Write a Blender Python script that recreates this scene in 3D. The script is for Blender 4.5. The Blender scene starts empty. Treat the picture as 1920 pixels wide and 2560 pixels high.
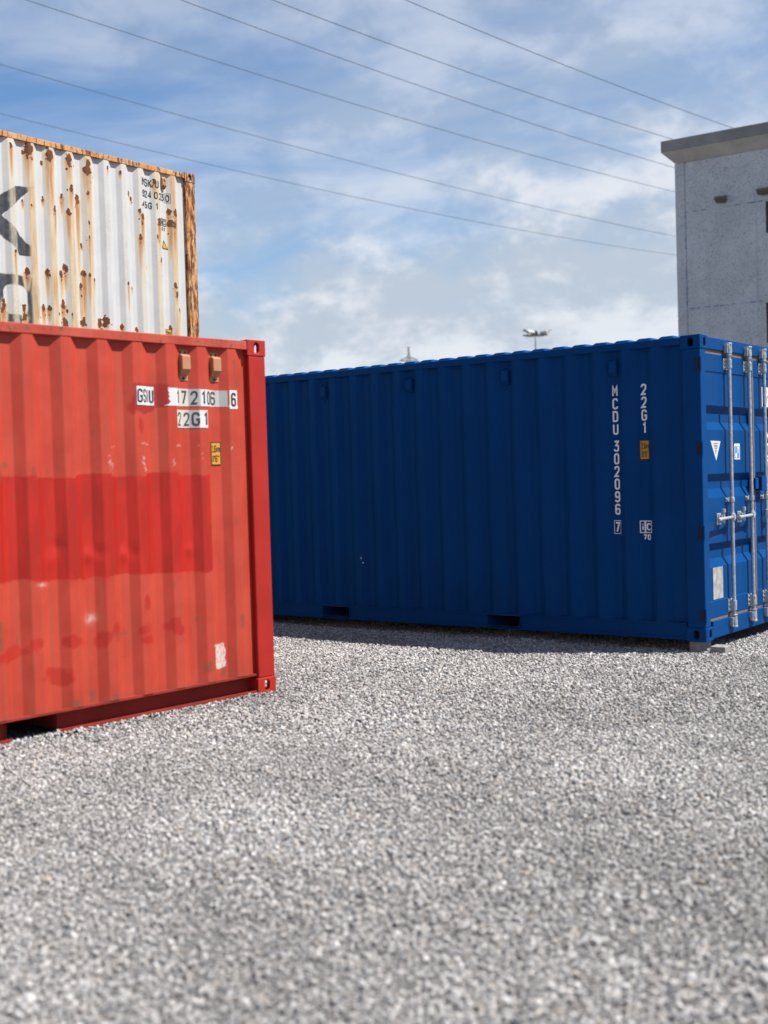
import bpy, bmesh, math, random
import numpy as np
from mathutils import Matrix, Vector

random.seed(7)
rng = np.random.default_rng(11)
scene = bpy.context.scene
COL = scene.collection

# ------------------------------------------------------------------ camera
cam_d = bpy.data.cameras.new('camera')
cam = bpy.data.objects.new('camera', cam_d)
COL.objects.link(cam)
cam_d.sensor_fit = 'VERTICAL'
cam_d.sensor_height = 36.0
cam_d.lens = 3080.35 * 36.0 / 2560.0
cam_d.clip_start = 0.05
cam_d.clip_end = 6000.0
CR = Vector((0.999561903, -0.00086488743, -0.0295846893))
CU = Vector((0.02959733, 0.02920901, 0.99913504))
CF = Vector((0.0, 0.99957295, -0.02922181))
cam.matrix_world = Matrix(((CR.x, CU.x, -CF.x, 0.0), (CR.y, CU.y, -CF.y, 0.0),
                           (CR.z, CU.z, -CF.z, 1.5715), (0, 0, 0, 1)))
cam_d.dof.use_dof = True
cam_d.dof.focus_distance = 13.0
cam_d.dof.aperture_fstop = 1.6
scene.camera = cam
scene.render.resolution_x, scene.render.resolution_y = 768, 1024

# ------------------------------------------------------------------ sun, sky, exposure
SUN = Vector((0.5352, -0.1011, 0.8387)).normalized()      # towards the sun
sun_d = bpy.data.lights.new('sun', 'SUN')
sun_d.energy = 5.0
sun_d.angle = math.radians(0.53)
sun_d.color = (1.0, 0.955, 0.89)
sun = bpy.data.objects.new('sun', sun_d)
COL.objects.link(sun)
sun.location = (30, -10, 50)
sun.rotation_euler = SUN.to_track_quat('Z', 'Y').to_euler()

world = bpy.data.worlds.new('World')
scene.world = world
world.use_nodes = True
wt = world.node_tree
wt.nodes.clear()


class N:
    """tiny helper for wiring node trees"""
    def __init__(self, tree):
        self.t = tree

    def n(self, kind, **kw):
        nd = self.t.nodes.new(kind)
        for k, v in kw.items():
            if k.startswith('i_'):
                self.put(nd, k[2:], v)
            else:
                setattr(nd, k, v)
        return nd

    def put(self, nd, key, v):
        key = int(key) if isinstance(key, str) and key.isdigit() else key.replace('_', ' ') if isinstance(key, str) else key
        s = nd.inputs[key]
        if isinstance(v, bpy.types.NodeSocket):
            self.t.links.new(v, s)
        else:
            s.default_value = v

    def math(self, op, a, b=None, c=None, clamp=False):
        nd = self.t.nodes.new('ShaderNodeMath')
        nd.operation = op
        nd.use_clamp = clamp
        for i, v in enumerate((a, b, c)):
            if v is not None:
                self.put(nd, str(i), v)
        return nd.outputs[0]

    def vmath(self, op, a, b=None):
        nd = self.t.nodes.new('ShaderNodeVectorMath')
        nd.operation = op
        self.put(nd, '0', a)
        if b is not None:
            self.put(nd, '1', b)
        return nd.outputs[0]

    def mix(self, f, a, b, blend='MIX'):
        nd = self.t.nodes.new('ShaderNodeMix')
        nd.data_type = 'RGBA'
        nd.blend_type = blend
        for i, v in ((0, f), (6, a), (7, b)):
            if isinstance(v, (tuple, list)) and len(v) == 3:
                v = (*v, 1.0)
            s = nd.inputs[i]
            if isinstance(v, bpy.types.NodeSocket):
                self.t.links.new(v, s)
            else:
                s.default_value = v
        return nd.outputs[2]

    def noise(self, vec, scale, detail=3.0, rough=0.55, dist=0.0, out=0, dim='3D'):
        nd = self.t.nodes.new('ShaderNodeTexNoise')
        nd.noise_dimensions = dim
        if vec is not None:
            self.put(nd, 'Vector', vec)
        nd.inputs['Scale'].default_value = scale
        nd.inputs['Detail'].default_value = detail
        nd.inputs['Roughness'].default_value = rough
        nd.inputs['Distortion'].default_value = dist
        return nd.outputs[out]

    def ramp(self, v, a, b, lo=0.0, hi=1.0, smooth=True):
        nd = self.t.nodes.new('ShaderNodeMapRange')
        nd.interpolation_type = 'SMOOTHSTEP' if smooth else 'LINEAR'
        nd.clamp = True
        self.put(nd, 'Value', v)
        nd.inputs['From Min'].default_value = a
        nd.inputs['From Max'].default_value = b
        nd.inputs['To Min'].default_value = lo
        nd.inputs['To Max'].default_value = hi
        return nd.outputs[0]

    def mapping(self, vec, scale=(1, 1, 1), loc=(0, 0, 0), rot=(0, 0, 0)):
        nd = self.t.nodes.new('ShaderNodeMapping')
        self.put(nd, 'Vector', vec)
        nd.inputs['Scale'].default_value = scale
        nd.inputs['Location'].default_value = loc
        nd.inputs['Rotation'].default_value = rot
        return nd.outputs[0]


w = N(wt)
HEAP_OFF, VEIL_OFF, SLOW_OFF = (2.4, 3.9, 1.4), (8.7, 2.6, 3.0), (2.3, 5.2, 1.0)
CLOUD_DARK, CLOUD_LIGHT = (4.6, 5.2, 6.0), (7.2, 7.4, 7.75)
SKY_TINT = (0.80, 1.02, 1.22)
SKY_STRENGTH = 0.062
sky = w.n('ShaderNodeTexSky', sky_type='NISHITA', sun_disc=False)
sky.sun_elevation = math.asin(SUN.z)
sky.sun_rotation = math.atan2(SUN.x, SUN.y)
sky.altitude = 200.0
sky.air_density = 1.0
sky.dust_density = 0.4
sky.ozone_density = 1.2
gen = w.n('ShaderNodeTexCoord').outputs['Generated']
sep = w.n('ShaderNodeSeparateXYZ', i_0=gen)
dx, dy, dz = sep.outputs
hh = w.math('ADD', w.math('MAXIMUM', dz, 0.0), 0.20)
cmb = w.n('ShaderNodeCombineXYZ', i_0=w.math('DIVIDE', dx, hh), i_1=w.math('DIVIDE', dy, hh), i_2=0.0)
P = cmb.outputs[0]
# heaped clouds, a thin streaked veil above them, and a slow variation of the cover
wob = w.noise(w.mapping(P, (0.6, 0.6, 1.0), (4.0, 1.0, 0.0)), 1.0, 3.0, 0.5, 0.0, 1)
PW = w.vmath('ADD', P, w.vmath('MULTIPLY', w.vmath('SUBTRACT', wob, (0.5, 0.5, 0.5)), (0.9, 0.9, 0.0)))
GW = w.vmath('ADD', gen, w.vmath('MULTIPLY', w.vmath('SUBTRACT', w.noise(gen, 3.0, 3.0, 0.5, 0.0, 1), (0.5, 0.5, 0.5)), (0.10, 0.10, 0.07)))
heap = w.noise(w.mapping(GW, (1.0, 1.0, 1.75), HEAP_OFF), 6.0, 11.0, 0.59, 0.0)
veil = w.noise(w.mapping(PW, (0.75, 1.5, 1.0), VEIL_OFF, (0, 0, -0.75)), 1.30, 8.0, 0.58, 0.35)
slow = w.noise(w.mapping(P, (1.0, 0.8, 1.0), SLOW_OFF), 0.42, 2.0, 0.5)
cover = w.math('ADD', heap, w.math('MULTIPLY', w.math('SUBTRACT', slow, 0.5), 0.7))
low = w.ramp(dz, 0.09, 0.25, 1.0, 0.0)
cover = w.math('ADD', cover, w.math('SUBTRACT', w.math('MULTIPLY', low, 0.24), 0.12))
c_heap = w.ramp(cover, 0.455, 0.62)
c_veil = w.math('MULTIPLY', w.ramp(w.math('ADD', veil, w.math('MULTIPLY', w.math('SUBTRACT', slow, 0.5), 0.5)), 0.28, 0.68), 0.70)
dens = w.math('SUBTRACT', 1.0, w.math('MULTIPLY', w.math('SUBTRACT', 1.0, w.math('MULTIPLY', c_heap, 0.82)),
                                      w.math('SUBTRACT', 1.0, c_veil)))
dens = w.math('MULTIPLY', dens, w.ramp(dz, 0.34, 0.66, 1.0, 0.12))
shade = w.noise(w.mapping(GW, (1.0, 1.0, 1.75), (HEAP_OFF[0] + 0.03, HEAP_OFF[1], HEAP_OFF[2] - 0.065)), 6.0, 10.0, 0.59, 0.0)
ccol = w.mix(w.ramp(w.math('ADD', w.math('SUBTRACT', heap, shade), 0.5), 0.41, 0.59), CLOUD_DARK, CLOUD_LIGHT)
skycol = w.mix(dens, w.vmath('MULTIPLY', sky.outputs[0], SKY_TINT), ccol)
bg = w.n('ShaderNodeBackground', i_Color=skycol, i_Strength=SKY_STRENGTH)
wo = w.n('ShaderNodeOutputWorld', i_Surface=bg.outputs[0])

vs = scene.view_settings
vs.view_transform = 'Standard'
vs.look = 'None'
vs.exposure = 0.90
vs.gamma = 1.0
vs.use_curve_mapping = False
scene.render.engine = 'CYCLES'
scene.cycles.max_bounces = 6
scene.cycles.use_denoising = True
scene.cycles.sample_clamp_indirect = 6.0


# ------------------------------------------------------------------ materials
def new_mat(name):
    m = bpy.data.materials.new(name)
    m.use_nodes = True
    m.node_tree.nodes.clear()
    k = N(m.node_tree)
    b = k.n('ShaderNodeBsdfPrincipled')
    k.n('ShaderNodeOutputMaterial', i_Surface=b.outputs[0])
    return m, k, b


def bump(k, b, h, strength=0.2, dist=0.01):
    bp = k.n('ShaderNodeBump')
    bp.inputs['Strength'].default_value = strength
    bp.inputs['Distance'].default_value = dist
    k.put(bp, 'Height', h)
    k.put(b, 'Normal', bp.outputs[0])


def plain(name, col, rough=0.5, metal=0.0, var=0.12, scale=9.0, bmp=0.05, spec=0.35):
    m, k, b = new_mat(name)
    co = k.n('ShaderNodeTexCoord').outputs['Object']
    nz = k.noise(co, scale, 5.0, 0.6)
    c1 = tuple(c * (1 - var) for c in col)
    c2 = tuple(min(1, c * (1 + var)) for c in col)
    k.put(b, 'Base Color', k.mix(k.ramp(nz, 0.3, 0.7), c1, c2))
    k.put(b, 'Roughness', k.ramp(nz, 0.2, 0.8, rough - 0.06, rough + 0.08))
    b.inputs['Metallic'].default_value = metal
    b.inputs['Specular IOR Level'].default_value = spec
    bump(k, b, k.noise(co, scale * 8, 3.0), bmp, 0.004)
    return m


def paint(name, col, dirt=(0.08, 0.05, 0.03), amount=0.25, rough=0.42, spec=0.3, fade=0.10):
    """sheet-steel paint: slight fading, run-off streaks, orange-peel relief"""
    m, k, b = new_mat(name)
    co = k.n('ShaderNodeTexCoord').outputs['Object']
    fad = k.noise(co, 2.2, 4.0, 0.6)
    st = k.noise(k.mapping(co, (22, 22, 0.9)), 1.0, 5.0, 0.65)
    c = k.mix(k.ramp(fad, 0.3, 0.7), tuple(x * (1 - fade) for x in col), tuple(min(1, x * (1 + fade)) for x in col))
    k.put(b, 'Base Color', k.mix(k.math('MULTIPLY', k.ramp(st, 0.55, 0.80), amount), c, dirt))
    k.put(b, 'Roughness', k.ramp(fad, 0.25, 0.75, rough - 0.05, rough + 0.1))
    b.inputs['Specular IOR Level'].default_value = spec
    bump(k, b, k.math('ADD', k.noise(co, 5.0, 2.0), k.math('MULTIPLY', k.noise(co, 140.0, 2.0), 0.12)), 0.08, 0.012)
    return m


RED = (0.345, 0.032, 0.016)
RED_FRESH = (0.310, 0.016, 0.010)
BLUE = (0.0005, 0.043, 0.160)


def red_panel_mat():
    m, k, b = new_mat('faded_red_paint_panel')
    co = k.n('ShaderNodeTexCoord').outputs['Object']
    at = k.n('ShaderNodeAttribute', attribute_name='wear')
    s = k.n('ShaderNodeSeparateColor', i_0=at.outputs['Color'])
    fresh, dirt, pale = s.outputs
    dark = at.outputs['Alpha']
    n1 = k.noise(co, 3.0, 5.0, 0.6)
    n2 = k.noise(k.mapping(co, (26, 26, 1.3)), 1.0, 5.0, 0.65)
    n3 = k.noise(co, 60.0, 4.0, 0.7)
    base = k.mix(k.ramp(n1, 0.3, 0.7), (0.340, 0.032, 0.0165), (0.400, 0.045, 0.024))
    base = k.mix(k.math('MULTIPLY', k.ramp(n2, 0.45, 0.75), 0.50), base, (0.27, 0.062, 0.036))
    n4 = k.noise(k.mapping(co, (7, 7, 2.0)), 1.0, 4.0, 0.6)
    fr = k.mix(k.ramp(n4, 0.42, 0.62), (0.295, 0.0150, 0.0085), (0.365, 0.0165, 0.0090))
    c = k.mix(fresh, base, fr)
    c = k.mix(dark, c, (0.25, 0.016, 0.016))
    c = k.mix(k.math('MULTIPLY', pale, k.ramp(n3, 0.32, 0.55)), c, (0.50, 0.44, 0.39))
    c = k.mix(k.math('MULTIPLY', dirt, k.ramp(n3, 0.30, 0.60, 0.35, 1.0)), c, (0.12, 0.055, 0.03))
    k.put(b, 'Base Color', c)
    k.put(b, 'Roughness', k.math('SUBTRACT', 0.58, k.math('MULTIPLY', fresh, 0.14)))
    b.inputs['Specular IOR Level'].default_value = 0.28
    bump(k, b, k.math('ADD', n1, k.math('MULTIPLY', n3, 0.10)), 0.14, 0.012)
    return m


def white_panel_mat():
    m, k, b = new_mat('rusted_white_paint_panel')
    co = k.n('ShaderNodeTexCoord').outputs['Object']
    at = k.n('ShaderNodeAttribute', attribute_name='wear')
    s = k.n('ShaderNodeSeparateColor', i_0=at.outputs['Color'])
    rust, stain, letter = s.outputs
    chalk = at.outputs['Alpha']
    n1 = k.noise(co, 3.0, 4.0, 0.6)
    n3 = k.noise(co, 55.0, 5.0, 0.75)
    n4 = k.noise(k.mapping(co, (60, 60, 4)), 1.0, 5.0, 0.7)
    base = k.mix(k.ramp(n1, 0.3, 0.7), (0.420, 0.416, 0.405), (0.460, 0.455, 0.440))
    c = k.mix(letter, base, (0.012, 0.016, 0.024))
    flake = k.math('MULTIPLY', k.math('MULTIPLY', chalk, k.ramp(n3, 0.44, 0.60)), k.math('SUBTRACT', 1.0, k.math('MULTIPLY', letter, 0.65)))
    c = k.mix(flake, c, (0.33, 0.30, 0.26))
    cream = k.mix(k.ramp(stain, 0.15, 0.85), (0.52, 0.44, 0.28), (0.36, 0.155, 0.045))
    c = k.mix(k.math('MULTIPLY', k.ramp(stain, 0.03, 0.45), k.ramp(n4, 0.25, 0.60, 0.45, 1.0)), c, cream)
    core = k.mix(k.ramp(n3, 0.35, 0.65), (0.060, 0.022, 0.010), (0.150, 0.052, 0.020))
    c = k.mix(k.ramp(k.math('ADD', rust, k.math('MULTIPLY', k.math('SUBTRACT', n3, 0.5), 0.5)), 0.42, 0.60), c, core)
    k.put(b, 'Base Color', c)
    k.put(b, 'Roughness', k.ramp(rust, 0.1, 0.6, 0.50, 0.85))
    b.inputs['Specular IOR Level'].default_value = 0.3
    bump(k, b, k.math('ADD', n1, k.math('MULTIPLY', k.math('MULTIPLY', n3, k.math('ADD', rust, flake)), 0.8)), 0.25, 0.01)
    return m


def rust_mat(name, amount=0.5, base=(0.60, 0.55, 0.44)):
    m, k, b = new_mat(name)
    co = k.n('ShaderNodeTexCoord').outputs['Object']
    n1 = k.noise(k.mapping(co, (26, 26, 5)), 1.0, 7.0, 0.72, 0.3)
    n2 = k.noise(co, 4.0, 5.0, 0.65)
    n3 = k.noise(k.mapping(co, (48, 48, 14)), 1.0, 5.0, 0.75)
    c = k.mix(k.ramp(n2, 0.35, 0.65), (0.46, 0.20, 0.065), (0.52, 0.30, 0.13))
    c = k.mix(k.ramp(k.math('ADD', n3, k.math('MULTIPLY', n2, 0.3)), 0.72, 0.84), c, base)
    t = 0.56 - 0.16 * amount
    c = k.mix(k.ramp(n1, t, t + 0.09), c, k.mix(k.ramp(n3, 0.35, 0.65), (0.060, 0.020, 0.009), (0.21, 0.070, 0.025)))
    k.put(b, 'Base Color', c)
    b.inputs['Roughness'].default_value = 0.85
    b.inputs['Specular IOR Level'].default_value = 0.2
    bump(k, b, k.math('ADD', n1, n3), 0.5, 0.012)
    return m


def rail_mat():
    m, k, b = new_mat('grimy_red_rail_paint')
    co = k.n('ShaderNodeTexCoord').outputs['Object']
    n1 = k.noise(co, 2.0, 4.0, 0.6)
    n2 = k.noise(co, 38.0, 6.0, 0.75)
    n3 = k.noise(k.mapping(co, (14, 14, 3)), 1.0, 5.0, 0.7)
    c = k.mix(k.ramp(n1, 0.35, 0.65), (0.34, 0.040, 0.026), (0.40, 0.075, 0.045))
    c = k.mix(k.math('MULTIPLY', k.ramp(k.math('ADD', n2, k.math('MULTIPLY', n3, 0.5)), 0.78, 0.92), 0.75), c, (0.085, 0.045, 0.028))
    k.put(b, 'Base Color', c)
    b.inputs['Roughness'].default_value = 0.6
    b.inputs['Specular IOR Level'].default_value = 0.2
    bump(k, b, n2, 0.2, 0.006)
    return m


def galv_mat():
    m, k, b = new_mat('galvanised_steel')
    co = k.n('ShaderNodeTexCoord').outputs['Object']
    n1 = k.noise(co, 40.0, 5.0, 0.7)
    k.put(b, 'Base Color', k.mix(k.ramp(n1, 0.35, 0.65), (0.30, 0.32, 0.34), (0.50, 0.51, 0.52)))
    k.put(b, 'Roughness', k.ramp(n1, 0.3, 0.7, 0.38, 0.58))
    b.inputs['Metallic'].default_value = 0.55
    bump(k, b, n1, 0.15, 0.003)
    return m


def concrete_mat(name, c1, c2, spots=0.6):
    """exposed-aggregate concrete: pale matrix with dark pits and chips"""
    m, k, b = new_mat(name)
    co = k.n('ShaderNodeTexCoord').outputs['Object']
    n1 = k.noise(co, 1.1, 5.0, 0.6)
    vo = k.n('ShaderNodeTexVoronoi', feature='F1')
    k.put(vo, 'Vector', k.vmath('ADD', k.mapping(co, (1, 1, 1.15)), k.vmath('MULTIPLY', k.noise(co, 14.0, 3.0, 0.6, 0.0, 1), (0.10, 0.10, 0.10))))
    vo.inputs['Scale'].default_value = 21.0
    sc = k.n('ShaderNodeSeparateColor', i_0=vo.outputs['Color'])
    pit = k.math('MULTIPLY', k.ramp(vo.outputs['Distance'], 0.22, 0.40, 1.0, 0.0), k.ramp(sc.outputs[0], 0.34, 0.52))
    n2 = k.noise(co, 26.0, 4.0, 0.7)
    c = k.mix(k.ramp(n1, 0.3, 0.7), c1, c2)
    c = k.mix(k.math('MULTIPLY', k.ramp(n2, 0.50, 0.70), 0.35), c, (0.16, 0.16, 0.17))
    c = k.mix(k.math('MULTIPLY', pit, spots), c, (0.050, 0.052, 0.058))
    run = k.noise(k.mapping(co, (3.5, 3.5, 0.25)), 1.0, 5.0, 0.6)
    c = k.mix(k.math('MULTIPLY', k.ramp(run, 0.52, 0.78), 0.25), c, (0.15, 0.145, 0.14))
    k.put(b, 'Base Color', c)
    b.inputs['Roughness'].default_value = 0.9
    b.inputs['Specular IOR Level'].default_value = 0.2
    bump(k, b, k.math('SUBTRACT', k.math('MULTIPLY', n2, 0.5), pit), 0.5, 0.02)
    return m


def seam_mat():
    m, k, b = new_mat('flaking_blue_seam_paint')
    co = k.n('ShaderNodeTexCoord').outputs['Object']
    n1 = k.noise(co, 6.0, 4.0, 0.65)
    c = k.mix(k.ramp(n1, 0.40, 0.58), (0.10, 0.17, 0.30), (0.44, 0.46, 0.49))
    k.put(b, 'Base Color', c)
    b.inputs['Roughness'].default_value = 0.8
    return m


def stone_mat():
    m, k, b = new_mat('crushed_stone')
    oi = k.n('ShaderNodeObjectInfo').outputs['Random']
    rp = k.n('ShaderNodeValToRGB')
    k.put(rp, 'Fac', oi)
    r = rp.color_ramp
    r.interpolation = 'CONSTANT'
    cols = [(0.00, (0.299, 0.287, 0.273)), (0.16, (0.366, 0.351, 0.335)), (0.30, (0.238, 0.232, 0.227)), (0.40, (0.444, 0.425, 0.406)),
            (0.52, (0.183, 0.184, 0.190)), (0.62, (0.333, 0.312, 0.289)), (0.73, (0.388, 0.380, 0.375)), (0.85, (0.116, 0.118, 0.125)),
            (0.89, (0.355, 0.302, 0.246)), (0.915, (0.510, 0.491, 0.473)), (0.97, (0.278, 0.244, 0.224))]
    while len(r.elements) < len(cols):
        r.elements.new(0.5)
    for e, (p, c) in zip(r.elements, cols):
        e.position = p
        e.color = (*c, 1)
    co = k.n('ShaderNodeTexCoord').outputs['Object']
    nz = k.noise(co, 120.0, 4.0, 0.7)
    tone = k.n('ShaderNodeAttribute', attribute_type='INSTANCER', attribute_name='tone').outputs['Fac']
    cst = k.mix(k.ramp(nz, 0.3, 0.75, 0.0, 0.30), rp.outputs[0], (0.21, 0.204, 0.198))
    tv = k.n('ShaderNodeCombineXYZ', i_0=tone, i_1=tone, i_2=tone).outputs[0]
    k.put(b, 'Base Color', k.vmath('MULTIPLY', cst, tv))
    b.inputs['Roughness'].default_value = 0.85
    b.inputs['Specular IOR Level'].default_value = 0.25
    bump(k, b, nz, 0.3, 0.003)
    return m


def ground_mat():
    m, k, b = new_mat('gravel_ground')
    co = k.n('ShaderNodeTexCoord').outputs['Object']
    vo = k.n('ShaderNodeTexVoronoi', feature='F1')
    k.put(vo, 'Vector', co)
    vo.inputs['Scale'].default_value = 46.0
    sc = k.n('ShaderNodeSeparateColor', i_0=vo.outputs['Color'])
    c = k.mix(k.ramp(sc.outputs[0], 0.1, 0.9, smooth=False), (0.12, 0.118, 0.115), (0.38, 0.368, 0.35))
    c = k.mix(k.ramp(vo.outputs['Distance'], 0.35, 0.75, 0.0, 0.75), c, (0.07, 0.07, 0.07))
    big = k.noise(co, 0.7, 4.0, 0.6)
    c = k.mix(k.ramp(big, 0.35, 0.7, 0.0, 0.25), c, (0.20, 0.19, 0.18))
    k.put(b, 'Base Color', c)
    b.inputs['Roughness'].default_value = 0.95
    b.inputs['Specular IOR Level'].default_value = 0.15
    bump(k, b, k.ramp(vo.outputs['Distance'], 0.0, 0.7, 1.0, 0.0), 0.8, 0.015)
    return m


M = {
    'red': paint('faded_red_paint', RED, (0.20, 0.09, 0.05), 0.35, 0.5),
    'red_low': paint('dirty_maroon_rail_paint', (0.215, 0.026, 0.018), (0.07, 0.045, 0.03), 0.75, 0.6, 0.15, 0.2),
    'red_rail': rail_mat(),
    'red_fresh': paint('fresh_red_paint', RED_FRESH, (0.25, 0.03, 0.02), 0.25, 0.42),
    'red_panel': red_panel_mat(),
    'white_panel': white_panel_mat(),
    'white': paint('weathered_white_paint', (0.48, 0.50, 0.50), (0.30, 0.15, 0.05), 0.6, 0.55),
    'rust': rust_mat('flaking_rust', 0.72, (0.48, 0.40, 0.29)),
    'rust_light': rust_mat('streaked_rust', 0.42, (0.50, 0.38, 0.24)),
    'khaki': plain('dull_khaki_paint', (0.20, 0.18, 0.11), 0.6),
    'blue': paint('glossy_blue_paint', BLUE, (0.006, 0.014, 0.035), 0.18, 0.45, 0.06, 0.06),
    'grey_box': paint('grey_green_paint', (0.16, 0.20, 0.19), (0.10, 0.06, 0.03), 0.4),
    'tan': plain('tan_plastic', (0.37, 0.175, 0.090), 0.55, var=0.08),
    'galv': galv_mat(),
    'dark_steel_notch_shade': plain('dark_steel_notch_shade', (0.010, 0.012, 0.018), 0.5, 0.3),  # vent bolts; the near black also paints shade into the door-post notches
    'gasket': plain('grey_door_seal_rubber', (0.115, 0.100, 0.090), 0.7),
    'letter_white': plain('white_lettering', (0.74, 0.74, 0.76), 0.5, var=0.05, bmp=0.0),
    'letter_black': plain('black_lettering', (0.020, 0.024, 0.032), 0.55, var=0.1, bmp=0.0),
    'letter_faded': plain('faded_black_lettering', (0.036, 0.040, 0.047), 0.6, var=0.3, scale=20.0, bmp=0.0),
    'stick_white': plain('white_sticker', (0.52, 0.52, 0.51), 0.5, var=0.03, bmp=0.0),
    'stick_cream': plain('cream_sticker', (0.46, 0.44, 0.37), 0.5, var=0.04, bmp=0.0),
    'stick_grey': plain('grey_sticker', (0.34, 0.34, 0.325), 0.5, var=0.05, bmp=0.0),
    'stick_yellow': plain('yellow_sticker', (0.50, 0.25, 0.013), 0.5, var=0.05, bmp=0.0),
    'stick_blue': plain('pale_blue_sticker', (0.10, 0.24, 0.50), 0.5, var=0.05, bmp=0.0),
    'plate': plain('bare_aluminium_plate', (0.34, 0.33, 0.32), 0.55, 0.2, var=0.25, scale=16.0),
    'plywood': plain('plywood_floor', (0.16, 0.10, 0.06), 0.8),
    'concrete': concrete_mat('exposed_aggregate_concrete', (0.42, 0.43, 0.45), (0.50, 0.51, 0.53), 0.52),
    'concrete_plain': concrete_mat('smooth_concrete', (0.42, 0.42, 0.42), (0.50, 0.50, 0.495), 0.2),
    'coping': concrete_mat('dark_weathered_coping', (0.20, 0.19, 0.185), (0.27, 0.257, 0.247), 0.2),
    'soffit': concrete_mat('pale_coping_soffit', (0.34, 0.32, 0.295), (0.42, 0.40, 0.37), 0.15),
    'seam': seam_mat(),
    'glass': plain('dark_window_glass', (0.010, 0.012, 0.016), 0.12, var=0.1, bmp=0.0, spec=0.5),
    'frame': plain('dark_window_frame', (0.045, 0.045, 0.05), 0.5),
    'lamp_body': plain('brown_grey_lamp_housing', (0.13, 0.11, 0.085), 0.55),
    'lamp_glass': plain('lamp_glass', (0.10, 0.10, 0.095), 0.2, bmp=0.0),
    'alu': plain('pale_grey_lamp_housing', (0.36, 0.35, 0.33), 0.6),
    'lattice': plain('galvanised_lattice', (0.055, 0.058, 0.062), 0.6, 0.1),
    'wire': plain('dark_conductor', (0.045, 0.048, 0.055), 0.6),
    'paver': plain('grey_concrete_paver', (0.22, 0.215, 0.21), 0.9, var=0.25, scale=30.0, bmp=0.2),
    'roofing': plain('grey_roofing_felt', (0.12, 0.12, 0.12), 0.9),
    'stone': stone_mat(),
    'ground': ground_mat(),
}


# ------------------------------------------------------------------ mesh helpers
class MB:
    def __init__(self):
        self.v, self.f = [], []

    def add(self, vs, fs):
        o = len(self.v)
        self.v += [tuple(map(float, q)) for q in vs]
        self.f += [tuple(i + o for i in f) for f in fs]
        return self

    def box(self, x0, x1, y0, y1, z0, z1):
        return self.add([(x0, y0, z0), (x1, y0, z0), (x1, y1, z0), (x0, y1, z0), (x0, y0, z1), (x1, y0, z1), (x1, y1, z1), (x0, y1, z1)],
                        [(0, 3, 2, 1), (4, 5, 6, 7), (0, 1, 5, 4), (1, 2, 6, 5), (2, 3, 7, 6), (3, 0, 4, 7)])

    def tube(self, a, b, r, n=10, r2=None, caps=True):
        a, b = Vector(a), Vector(b)
        d = (b - a).normalized()
        u = d.orthogonal().normalized()
        v = d.cross(u)
        r2 = r if r2 is None else r2
        vs = []
        for p, rr in ((a, r), (b, r2)):
            for i in range(n):
                t = 2 * math.pi * i / n
                vs.append(p + (u * math.cos(t) + v * math.sin(t)) * rr)
        fs = [(i, (i + 1) % n, n + (i + 1) % n, n + i) for i in range(n)]
        if caps:
            fs += [tuple(range(n - 1, -1, -1)), tuple(range(n, 2 * n))]
        return self.add(vs, fs)

    def prism(self, poly, axis, lo, hi):
        """extrude a 2-D polygon along an axis ('x': poly=(y,z), 'y': poly=(x,z), 'z': poly=(x,y))"""
        def p3(q, t):
            return {'x': (t, q[0], q[1]), 'y': (q[0], t, q[1]), 'z': (q[0], q[1], t)}[axis]
        n = len(poly)
        vs = [p3(q, lo) for q in poly] + [p3(q, hi) for q in poly]
        fs = [(i, (i + 1) % n, n + (i + 1) % n, n + i) for i in range(n)] + [tuple(range(n - 1, -1, -1)), tuple(range(n, 2 * n))]
        return self.add(vs, fs)

    def plate_hole(self, w, h, t, hw, hh, to3):
        """w x h plate, thickness t, with a rounded slot hw x hh in its middle; to3(u, v, d) places it (d = depth)"""
        r = min(hw, hh)
        ang = sorted([2 * math.pi * i / 20 for i in range(20)] + [math.atan2(sy * h, sx * w) % (2 * math.pi) for sx in (1, -1) for sy in (1, -1)])
        inn, out = [], []
        for a in ang:
            c, s = math.cos(a), math.sin(a)
            q = min(w / 2 / abs(c) if abs(c) > 1e-9 else 9, h / 2 / abs(s) if abs(s) > 1e-9 else 9)
            out.append((c * q, s * q))
            lo, hi = 0.0, 1.0
            for _ in range(30):                      # radial edge of a stadium
                m_ = (lo + hi) / 2
                x, y = abs(c * m_), abs(s * m_)
                ex, ey = max(0, x - (hw - r) / 2), max(0, y - (hh - r) / 2)
                if math.hypot(ex, ey) < r / 2:
                    lo = m_
                else:
                    hi = m_
            inn.append((c * lo, s * lo))
        n = len(ang)
        vs = [to3(*q, 0) for q in out] + [to3(*q, 0) for q in inn] + [to3(*q, t) for q in out] + [to3(*q, t) for q in inn]
        fs = []
        for i in range(n):
            j = (i + 1) % n
            fs += [(i, j, n + j, n + i), (2 * n + j, 2 * n + i, 3 * n + i, 3 * n + j), (n + i, n + j, 3 * n + j, 3 * n + i), (j, i, 2 * n + i, 2 * n + j)]
        return self.add(vs, fs)

    def build(self, name, mat, parent=None, bevel=0.0, smooth=False, fix=True):
        me = bpy.data.meshes.new(name)
        me.from_pydata(self.v, [], self.f)
        if fix:
            bm = bmesh.new()
            bm.from_mesh(me)
            bmesh.ops.recalc_face_normals(bm, faces=bm.faces)
            bm.to_mesh(me)
            bm.free()
        me.materials.append(M[mat] if isinstance(mat, str) else mat)
        if smooth:
            me.polygons.foreach_set('use_smooth', [True] * len(me.polygons))
        o = link(name, me, parent)
        if bevel:
            bv = o.modifiers.new('bevel', 'BEVEL')
            bv.width = bevel
            bv.segments = 2
            bv.limit_method = 'ANGLE'
            bv.angle_limit = math.radians(50)
        return o


def link(name, data, parent=None, loc=None):
    o = bpy.data.objects.new(name, data)
    COL.objects.link(o)
    if parent is not None:
        o.parent = parent
    if loc is not None:
        o.location = loc
    return o


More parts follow.
